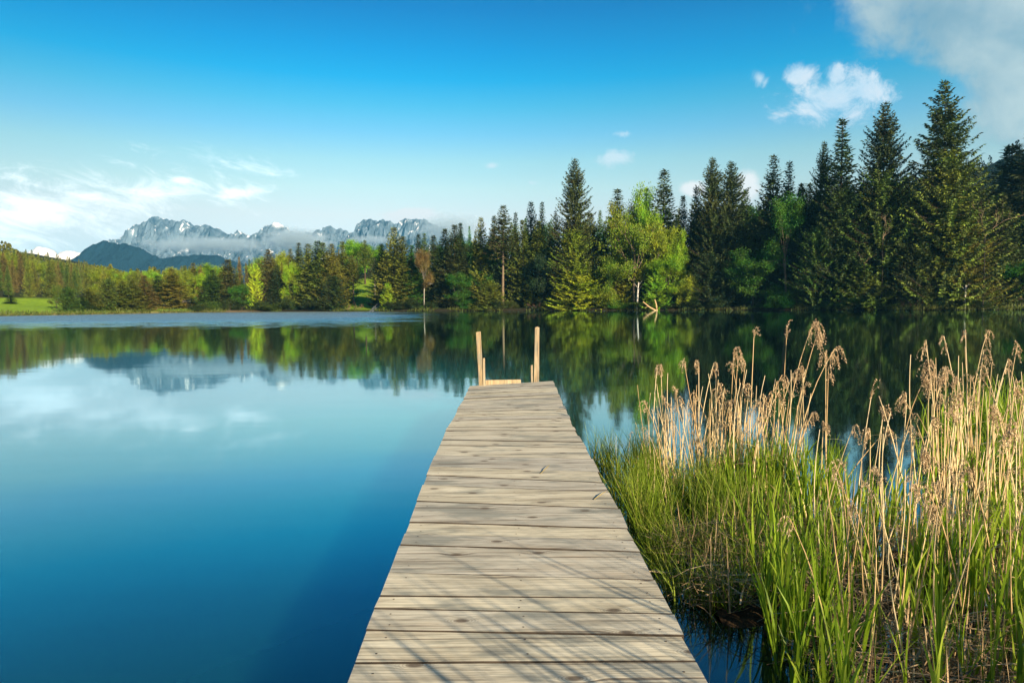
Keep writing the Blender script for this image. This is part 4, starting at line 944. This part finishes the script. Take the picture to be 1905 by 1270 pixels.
M_straw = blademat('dry_reed', [(0.0, (.52, .35, .17)), (.5, (.74, .56, .30)), (1.0, (.85, .70, .44))], .12, .5)
M_plume = blademat('reed_plume', [(0.0, (.36, .25, .14)), (.6, (.62, .46, .28)), (1.0, (.80, .64, .44))], .3, .8)
rn = np.random.default_rng(12)
sedge_poly = G((1098, 868), (1180, 858), (1290, 872), (1400, 890), (1460, 930), (1470, 1020), (1430, 1100), (1380, 1150), (1290, 1160), (1240, 1110), (1180, 990))
P_ = scatter(sedge_poly, 5600, rn, clump=.55)
hgt = rn.uniform(.18, .52, len(P_)) * (1 - .35 * (P_[:, 1] < 5.2)); ln = rn.normal(0, .13, (len(P_), 2)) + np.array([-.02, 0])
B = np.column_stack([P_, np.full(len(P_), -.05)]); T = np.column_stack([P_ + ln, hgt]); bend = np.column_stack([-ln * .5, rn.uniform(0, .12, len(P_))])
v_, f_ = strips(B, T, rn.uniform(.0022, .0048, len(P_)), bend, rn); me = npmesh('sedge', v_, f_); colored(me, rn, len(P_), 3)
tag(link('sedge_grass', me, M_sedge), 'thick bright green sedge growing in the water along the jetty', 'grass', kind='stuff')
# green reed shoots, broad blades
shoot_poly = G((1350, 900), (1470, 905), (1560, 960), (1640, 985), (1720, 930), (1800, 880), (2000, 840), (2150, 1400), (1500, 1500), (1440, 1230), (1370, 1130), (1330, 1030))
P_ = scatter(shoot_poly, 560, rn, clump=.38, csc=1.8)
far_poly = G((1690, 850), (1780, 800), (1905, 770), (2100, 760), (2100, 900), (1905, 930), (1760, 910)); P2 = scatter(far_poly, 620, rn, clump=.3)
P3 = scatter(G((1360, 880), (1460, 870), (1560, 900), (1560, 960), (1400, 960)), 120, rn)
nA_ = len(P_); P4 = scatter(G((1660, 1120), (1990, 1120), (1990, 1420), (1680, 1420)), 80, rn); P5 = scatter(G((1400, 1120), (1520, 1120), (1600, 1400), (1480, 1400)), 35, rn)
P_ = np.concatenate([P_, P2, P3, P4, P5]); nS = len(P_)
hg = rn.uniform(.30, .80, nS) * np.interp(P_[:, 1], [2.5, 4.5, 6.2, 7, 9], [.92, .95, .85, .75, 1.0]); ln = rn.normal(0, .05, (nS, 2))
BB = []; TT = []; WW = []; BD = []; FF = []
for i in range(nS):
    x, y = P_[i]; n_ = 4
    for k in range(n_):
        z0_ = hg[i] * (.0, .15, .35, .5)[k]; a = rn.uniform(0, 6.28); r_ = (0.02, .10, .13, .05)[k] * rn.uniform(.5, 1.3)
        s0 = z0_ / hg[i]; bx0, by0 = x + ln[i, 0] * s0, y + ln[i, 1] * s0
        zt = hg[i] * rn.uniform(.85, 1.08) if k != 1 else hg[i] * rn.uniform(.6, .9)
        BB.append((bx0, by0, z0_ - .05)); TT.append((x + ln[i, 0] + math.cos(a) * r_, y + ln[i, 1] + math.sin(a) * r_, zt)); WW.append((.0045, .009, .010, .007)[k] * rn.uniform(.7, 1.15)); BD.append((-math.cos(a) * r_ * .9, -math.sin(a) * r_ * .9, .04))
v_, f_ = strips(BB, TT, WW, np.array(BD), rn, 4); me = npmesh('reed_shoots', v_, f_); colored(me, rn, len(BB), 4)
tag(link('green_reed_shoots', me, M_shoot), 'fresh green reed shoots with broad upright blades in the shallows', 'reeds', kind='stuff')
# dead litter: broken lying stalks
lit_poly = G((1230, 1040), (1400, 985), (1560, 985), (1700, 1010), (1905, 960), (2150, 1000), (2150, 1500), (1600, 1500), (1560, 1300), (1480, 1200), (1370, 1175), (1290, 1150))
P_ = scatter(lit_poly, 4600, rn, clump=.25); n_ = len(P_); a = rn.uniform(0, 6.28, n_); l_ = rn.uniform(.12, .6, n_); z_a = rn.uniform(.0, .22, n_); z_b = z_a + rn.normal(0, .09, n_)
dx_ = np.column_stack([np.cos(a) * l_, np.sin(a) * l_]) / 2
v_, f_ = strips(np.column_stack([P_ - dx_, z_a]), np.column_stack([P_ + dx_, np.maximum(z_b, .005)]), rn.uniform(.0018, .0055, n_), rn.normal(0, .06, (n_, 3)), rn, 3)
mud2 = scatter(G((1700, 850), (1905, 800), (2050, 850), (1905, 930), (1760, 900)), 900, rn); n2_ = len(mud2); a = rn.uniform(0, 6.28, n2_); l_ = rn.uniform(.2, .7, n2_); dx_ = np.column_stack([np.cos(a) * l_, np.sin(a) * l_]) / 2
v2, f2 = strips(np.column_stack([mud2 - dx_, rn.uniform(0, .2, n2_)]), np.column_stack([mud2 + dx_, rn.uniform(0, .2, n2_)]), rn.uniform(.003, .006, n2_), rn.normal(0, .05, (n2_, 3)), rn, 3)
# short broken upright stubble
P_s = scatter(lit_poly, 1000, rn, clump=.2); ns_ = len(P_s); hs_ = rn.uniform(.12, .5, ns_); ls = rn.normal(0, .05, (ns_, 2))
v3, f3 = strips(np.column_stack([P_s, np.full(ns_, -.03)]), np.column_stack([P_s + ls, hs_]), rn.uniform(.003, .006, ns_), np.zeros((ns_, 3)), rn, 3)
vv = np.concatenate([v_, v2, v3]); me = npmesh('litter', vv, np.concatenate([f_, f2 + len(v_), f3 + len(v_) + len(v2)]))
a_ = me.attributes.new('blade', 'FLOAT', 'FACE'); a_.data.foreach_set('value', np.concatenate([np.tile(rn.random(q), 3) for q in (n_, n2_, ns_)]).astype(np.float32))
tag(link('dead_reed_litter', me, M_dry), 'brown tangle of broken dead stalks lying between the green shoots', 'reed litter', kind='stuff')
# dark muddy root mat just breaking the surface under the litter
m = mat_new('root_mat'); nn = vnoise(wpos(), 9, 5, .7); pbr(ramp(nn, [(.3, (.02, .014, .008)), (.7, (.10, .065, .035))]), .95, bump(nn, 1.0, .05), .1); M_mud = m
gx_, gy_ = np.meshgrid(np.arange(1.2, 9.5, .1), np.arange(2.2, 9.5, .1)); vs = []; 
lp = lit_poly
for yv, xv in zip(gy_.ravel(), gx_.ravel()):
    ins = inpoly(xv, yv, lp); z = -.10 + (.12 + .10 * mn.noise(Vector((xv * 1.3, yv * 1.3, 0))) + .05 * mn.noise(Vector((xv * 6, yv * 6, 1)))) * (1 if ins else 0); vs.append((xv, yv, z))
nx_ = gx_.shape[1]; fs = [(i * nx_ + j, i * nx_ + j + 1, (i + 1) * nx_ + j + 1, (i + 1) * nx_ + j) for i in range(gx_.shape[0] - 1) for j in range(nx_ - 1)]
tag(link('mud_bed', npmesh('mud_bed', vs, fs, True), M_mud), kind='structure')

# dry reeds: every stalk is a thing
def reed_mesh(seed, lean, curve, Hh, plume, droop=1.0, leaf=True):
    """a stalk 1 unit = metres, foot at origin; returns stem, plume mesh"""
    rd = random.Random(seed); mb = MB(); pts = []; n = 9
    for i in range(n + 1):
        s = i / n; pts.append(Vector((lean * s + curve * s ** 3, rd.uniform(-.004, .004), Hh * (s - .10 * abs(curve) * s ** 4))))
    mb.tube(pts, [.0072 - .0046 * (i / n) for i in range(n + 1)], 5)
    for k in (2, 4, 6): mb.tube([pts[k] - Vector((0, 0, .006)), pts[k] + Vector((0, 0, .006))], [.0078 - .0006 * k, .0078 - .0006 * k], 5)
    st = mb.mesh('reed_stem', True); pm = None
    if plume:
        rn_ = np.random.default_rng(seed); P = []; D = []; Ln = []; Wd = []
        tip = pts[-1]; sg = 1 if (curve + lean * .3) >= 0 else -1; fb = MB()
        for k in range(int(11 * plume) + 2):
            s = rd.random(); q = tip.lerp(pts[-2], s * .8) if s < .9 else tip; lf = rd.uniform(.08, .20) * (.6 + .45 * plume)
            dirx = sg * rd.uniform(0, .75) * droop; dy_ = rd.uniform(-.3, .3); p = q.copy(); vel = Vector((dirx * .6, dy_ * .5, .5)); ff = [p.copy()]
            m_ = 7
            for j in range(m_):
                p = p + vel.normalized() * lf / m_; vel += Vector((0, 0, -.42 * droop)); ff.append(p.copy())
                for _ in range(3):
                    P.append(tuple(p)); D.append((rd.uniform(-.5, .5) + dirx * .2, rd.uniform(-.5, .5), -rd.uniform(.3, 1) if droop > .4 else rd.uniform(.2, 1))); Ln.append(rd.uniform(.012, .028)); Wd.append(rd.uniform(.002, .0042))
            fb.tube(ff[::2], [.0012] * len(ff[::2]), 3, False)
        v, f = diamonds(P, D, Ln, Wd, rn_); b0 = len(v); fv = np.array([tuple(x) for x in fb.v]); me_f = np.array(fb.f)
        pm = npmesh('reed_plume', np.concatenate([v, fv]), np.concatenate([f, me_f + b0])); a_ = pm.attributes.new('blade', 'FLOAT', 'FACE')
        a_.data.foreach_set('value', rn_.random(len(f) + len(me_f)).astype(np.float32)); pm.materials.append(M_plume)
    a_ = st.attributes.new('blade', 'FLOAT', 'FACE'); a_.data.foreach_set('value', np.full(len(st.polygons), rd.random(), dtype=np.float32)); st.materials.append(M_straw)
    lm = None
    if leaf:
        rn_ = np.random.default_rng(seed + 5); k = rd.choice((3, 4, 5)); p = pts[k]; a = rd.choice((-1, 1)); lv_, lf_ = strips([tuple(p)], [(p.x + a * rd.uniform(.1, .3), rd.uniform(-.1, .1), p.z + rd.uniform(-.15, .12))], [.006], np.array([[0, 0, .1]]), rn_, 4, facing=np.array([1.3]))
        lm = npmesh('reed_leaf', lv_, lf_); lm.attributes.new('blade', 'FLOAT', 'FACE').data.foreach_set('value', np.full(len(lf_), .5, dtype=np.float32)); lm.materials.append(M_straw)
    return st, pm, lm
def add_reed(base, parts, scale=1.0, rz=0.0, label=None, group=None):
    st, pm, lm = parts; root = empty('dry_reed', base, rz); root.scale = (scale,) * 3
    for nme, mm in (('stem', st), ('plume', pm), ('leaf', lm)):
        if mm: o = bpy.data.objects.new(nme, mm); C.objects.link(o); o.parent = root
    tag(root, label, 'reed', group); return root
# traced reeds: base px (on the water), tip px, side curve (fraction of height), plume size, droop, label
REEDS = [
 ((1452, 905), (1512, 603), .10, 1.5, 1.0, 'tallest reed of the middle clump, arching right with a big hanging plume'),
 ((1458, 912), (1520, 622), .06, 1.2, 1.0, 'reed with a wide plume just below the tallest arching one'),
 ((1470, 930), (1553, 648), .16, 1.1, 1.0, 'reed bowing right with a hanging plume right of the tallest one'),
 ((1356, 905), (1366, 650), .02, 1.3, 1.0, 'upright reed with a thick double plume left of the thin lone reed'),
 ((1362, 895), (1373, 664), .02, .9, 1.0, 'reed standing directly behind the thick double plume'),
 ((1393, 900), (1403, 618), .01, .35, .3, 'thin lone upright reed with a small tip, left of the tall middle clump'),
 ((1452, 900), (1464, 611), .01, .4, .2, 'straight thin spike reed beside the tallest arching one'),
 ((1496, 930), (1494, 690), .0, 1.0, .5, 'straight reed topped by a thick brush like plume'),
 ((1320, 910), (1274, 680), .02, .5, .4, 'left leaning reed with a slim plume in the left clump'),
 ((1212, 880), (1222, 684), .02, .5, .5, 'left end reed of the left clump with a slim tip'),
 ((1240, 880), (1230, 688), .02, .5, .4, 'second slim tipped reed near the left end of the left clump'),
 ((1290, 905), (1328, 675), .06, .4, 1.0, 'reed of the left clump with a small tip blown right'),
 ((1300, 905), (1300, 682), .0, .4, .4, 'straight slim reed in the middle of the left clump'),
 ((1375, 905), (1383, 714), .06, .8, 1.0, 'short bowed reed with a drooping plume under the thick double plume'),
 ((1330, 890), (1336, 706), .03, .5, 1.0, 'short hook tipped reed in the left clump'),
 ((1534, 940), (1541, 690), .0, .4, .5, 'straight reed standing alone right of the middle clump'),
 ((1536, 945), (1536, 652), .0, .7, 1.0, 'upright reed ending under the bowed plume at the right of the middle clump'),
 ((1590, 960), (1622, 730), .02, .3, .2, 'slim right leaning reed standing alone between the two clumps'),
 ((1628, 985), (1642, 770), .01, .8, .4, 'reed with a pale bushy tip between the two clumps'),
 ((1525, 975), (1650, 800), .16, .9, 1.0, 'low arching reed crossing to the right between the two clumps'),
 ((1610, 1000), (1618, 800), -.04, .7, 1.0, 'reed with a hanging plume under the pale bushy tip'),
 ((1400, 930), (1449, 727), .14, .8, 1.0, 'arching reed with a round drooping plume in the middle clump'),
 ((1390, 935), (1455, 697), .14, .6, 1.0, 'higher arching reed crossing the middle clump'),
 ((1398, 940), (1430, 754), .12, .5, 1.0, 'small bowed reed in the middle clump'),
 ((1470, 940), (1512, 768), .14, .35, 1.0, 'small bowed reed with a thin fringe right of the middle clump'),
 ((1525, 960), (1531, 788), .0, .5, .6, 'short straight reed with a slim plume by the open water'),
 ((1752, 950), (1722, 632), -.02, .5, 1.0, 'tall reed with a small tip hanging left in the right clump'),
 ((1735, 955), (1738, 680), .0, 1.3, .6, 'reed with a long thick plume at the left of the right clump'),
 ((1800, 930), (1756, 625), -.05, .4, 1.0, 'tall left leaning reed with a thin hooked tip in the right clump'),
 ((1801, 880), (1796, 613), -.01, .35, .6, 'straight reed reaching highest beside the hooked one in the right clump'),
 ((1790, 930), (1838, 614), .08, .5, 1.0, 'highest reed of the right clump, its tip hooked to the right'),
 ((1812, 900), (1830, 650), .04, .8, 1.0, 'reed with a hanging fringe under the highest right tip'),
 ((1836, 950), (1876, 668), .12, .5, 1.0, 'reed bowing right near the right edge'),
 ((1855, 960), (1893, 642), .04, .4, .5, 'long reed running up to the right edge'),
 ((1662, 960), (1722, 700), .14, 1.0, 1.0, 'arching reed with a drooping plume left of the right clump'),
 ((1660, 985), (1686, 735), -.04, .8, 1.0, 'reed whose plume hangs to the left, left end of the right clump'),
 ((1700, 1000), (1735, 778), .10, .8, 1.0, 'lower arching reed inside the right clump'),
 ((1690, 1060), (1716, 845), .02, 1.3, .8, 'reed with a heavy brown plume low in the right clump'),
 ((1790, 1010), (1788, 738), .0, 1.6, .8, 'reed with the bushiest plume in the middle of the right clump'),
 ((1755, 970), (1760, 690), .0, .8, .8, 'straight reed with a medium plume in the right clump'),
 ((1835, 1020), (1840, 760), .02, 1.2, 1.0, 'reed with a broad hanging plume right of the bushiest one'),
 ((1870, 1010), (1888, 715), .03, 1.2, .8, 'reed with a tall plume against the right edge'),
 ((1890, 1090), (1890, 790), .0, 1.5, 1.0, 'reed with a shaggy plume low against the right edge'),
 ((1700, 1130), (1725, 945), .03, 1.1, 1.0, 'near short reed with a pale drooping plume'),
 ((1620, 1110), (1700, 900), .10, .6, 1.0, 'near reed leaning far right across the shoots'),
 ((1810, 880), (1780, 700), -.06, .5, 1.0, 'short left leaning reed behind the right clump'),
 ((1860, 1150), (1800, 860), -.08, .6, 1.0, 'near left leaning reed crossing the right clump'),
]
for i, (b, t, cv, pl, dr, lab) in enumerate(REEDS):
    B0 = onz(*b); T0 = at(t[0], t[1], B0.y); Hh = T0.z + .02; ex = T0.x - B0.x; curve = cv * Hh
    Hh = Hh / (1 - .10 * abs(curve)); add_reed((B0.x, B0.y, -.02), reed_mesh(100 + i, ex - curve, curve, Hh, pl, dr, i % 2 == 0), 1.0, 0, lab)
rr = random.Random(21)
VAR = [reed_mesh(300 + i, rr.uniform(-.22, .22), rr.uniform(-.15, .15), rr.uniform(.8, 1.35), rr.choice((0, 0, .25, 0, .4)), rr.choice((.3, 1.0)), i % 2 == 0) for i in range(14)]
CL = [('the left clump', G((1205, 885), (1345, 885), (1400, 925), (1230, 925)), 95, (.55, .95)), ('the middle clump', G((1345, 885), (1480, 900), (1500, 950), (1370, 940)), 50, (.55, 1.0)), ('the right clump', G((1700, 900), (1905, 860), (1960, 1040), (1680, 1010)), 62, (.7, 1.1)),
      ('the near bed', G((1500, 1000), (1930, 1020), (1930, 1380), (1560, 1380)), 95, (.5, 1.0)), ('the strip beside the jetty', G((1130, 885), (1210, 885), (1270, 960), (1180, 960)), 12, (.35, .55))]
for nm, poly, n, (s0, s1) in CL:
    pp = scatter(poly, n, np.random.default_rng(int(n) + 40))
    for x, y in pp:
        if y < 3.2 and x / y < .8: continue
        sc__ = rr.uniform(s0, s1); add_reed((x, y, -.02), rr.choice(VAR), sc__ * (1 if nm != 'the near bed' else .9), rr.uniform(-.5, .5) + (3.14 if rr.random() < .5 else 0), 'thin dry straw coloured reed stalk, one of many alike in %s' % nm, 'plain dry reed stalks in %s' % nm)
# one long stalk fallen across the water beside the jetty
mb = MB(); a, b = onz(1205, 1062, .12), onz(1500, 1062, .16); mb.tube([Vector((0, 0, 0)), (b - a) * .5 + Vector((0, 0, -.03)), b - a], [.005, .005, .003], 5); me = mb.mesh('fallen_reed'); me.attributes.new('blade', 'FLOAT', 'FACE').data.foreach_set('value', np.full(len(me.polygons), .7, dtype=np.float32))
o = link('fallen_reed', me, M_straw); o.location = a; tag(o, 'long pale reed stalk lying level from the jetty edge into the reeds', 'reed')
# the bed goes on along the bank beside and behind the camera: its stalks shade the planks
pts_ = []; r5 = random.Random(77)
while len(pts_) < 780:
    x = r5.uniform(1.25, 4.6); y = r5.uniform(-3.2, 2.9)
    if x > .84 * max(y, 0) + .95 and mn.noise(Vector((x * 1.5, y * 1.5, 8))) > -.15: pts_.append((x, y))
P_ = np.array(pts_); n_ = len(P_); ln = np.random.default_rng(3).normal(0, .16, (n_, 2)); ln[:, 0] = np.abs(ln[:, 0]) * .7
v_, f_ = strips(np.column_stack([P_, np.full(n_, -.05)]), np.column_stack([P_ + ln, rn.uniform(1.4, 2.4, n_)]), rn.uniform(.007, .016, n_), rn.normal(0, .1, (n_, 3)), rn, 4)
me = npmesh('bank_reeds', v_, f_); colored(me, rn, n_, 4); tag(link('bank_reeds', me, M_straw), 'dry reeds along the bank beside the near end of the jetty', 'reeds', kind='stuff')

# ------------------------------------------------------------------ low cloud on the mountains, and the air
def mist(name, px, py, Y, wx, wy, wz, dens, seed, lab):
    c = at(px, py, Y); a = wx / F * Y / 2; b = wy / F * Y / 2
    mb = MB(); vs = []; fs = []; nu, nv = 28, 14
    for i in range(nu):
        for j in range(nv + 1):
            th = 6.283 * i / nu; ph = math.pi * j / nv; k = 1 + .22 * mn.fractal(Vector((math.cos(th) * 1.5 + seed, math.sin(th) * 1.5, math.cos(ph) * 1.5)), .8, 2, 3)
            vs.append((a * k * math.cos(th) * math.sin(ph), wz * k * math.sin(th) * math.sin(ph), b * k * math.cos(ph)))
    for i in range(nu):
        for j in range(nv): fs.append((i * (nv + 1) + j, i * (nv + 1) + j + 1, ((i + 1) % nu) * (nv + 1) + j + 1, ((i + 1) % nu) * (nv + 1) + j))
    m = mat_new(name); co = coord(); x, y, z = sep(co)
    rr_ = 1.0 - V.op('SQRT', (x * x) * (1 / a / a) + (y * y) * (1 / wz / wz) + (z * z) * (1 / b / b))
    nn = vnoise(scalev(co, (1, 1, 1.8)), 3.0 / a * 2.2, 5, .6)
    d = sstep(rr_ + (nn - .5) * 2.0, 0.10, .75) * dens
    pv = N('ShaderNodeVolumePrincipled'); pv.inputs['Color'].default_value = (.80, .93, 1, 1); L(d.k, pv.inputs['Density']); pv.inputs['Anisotropy'].default_value = 0.2
    o = N('ShaderNodeOutputMaterial'); L(pv.outputs[0], o.inputs['Volume'])
    ob = link('low_cloud_bank', npmesh(name, vs, fs, True), m); ob.location = c; tag(ob, lab, 'mist', kind='stuff'); return ob
mist('low_cloud_a', 390, 456, 2900, 300, 34, 190, .016, 1, 'long bank of blue grey low cloud lying before the big rock mountain')
mist('low_cloud_b', 552, 448, 2900, 150, 52, 200, .022, 4, 'rounded low cloud bank beside the snowy pointed peak')
mist('low_cloud_c', 690, 446, 2900, 130, 16, 140, .013, 7, 'thin streak of low cloud before the right peaks')
mist('low_cloud_d', 840, 425, 2900, 150, 60, 200, .010, 9, 'faint blue low cloud rising at the right end of the mountains')
m = mat_new('haze'); pv = N('ShaderNodeVolumePrincipled'); pv.inputs['Color'].default_value = (.16, .60, 1, 1); pv.inputs['Density'].default_value = 0.85e-4; pv.inputs['Anisotropy'].default_value = 0.0
o = N('ShaderNodeOutputMaterial'); L(pv.outputs[0], o.inputs['Volume']); M_haze = m
zs = [v.z for v in (at(293, 402, 3600), at(74, 452, 5200), at(1755, 145, 160))]
mb = MB(); hx0, hx1, hy0, hy1, hz0, hz1 = -6400, 6400, -300, 6600, -3.2, 560; mb.box(((hx0 + hx1) / 2, (hy0 + hy1) / 2, (hz0 + hz1) / 2), (hx1 - hx0, hy1 - hy0, hz1 - hz0))
HZ = link('haze', mb.mesh('haze'), M_haze); tag(HZ, kind='stuff')
print('objects', len(bpy.data.objects), 'tallest', max(zs))
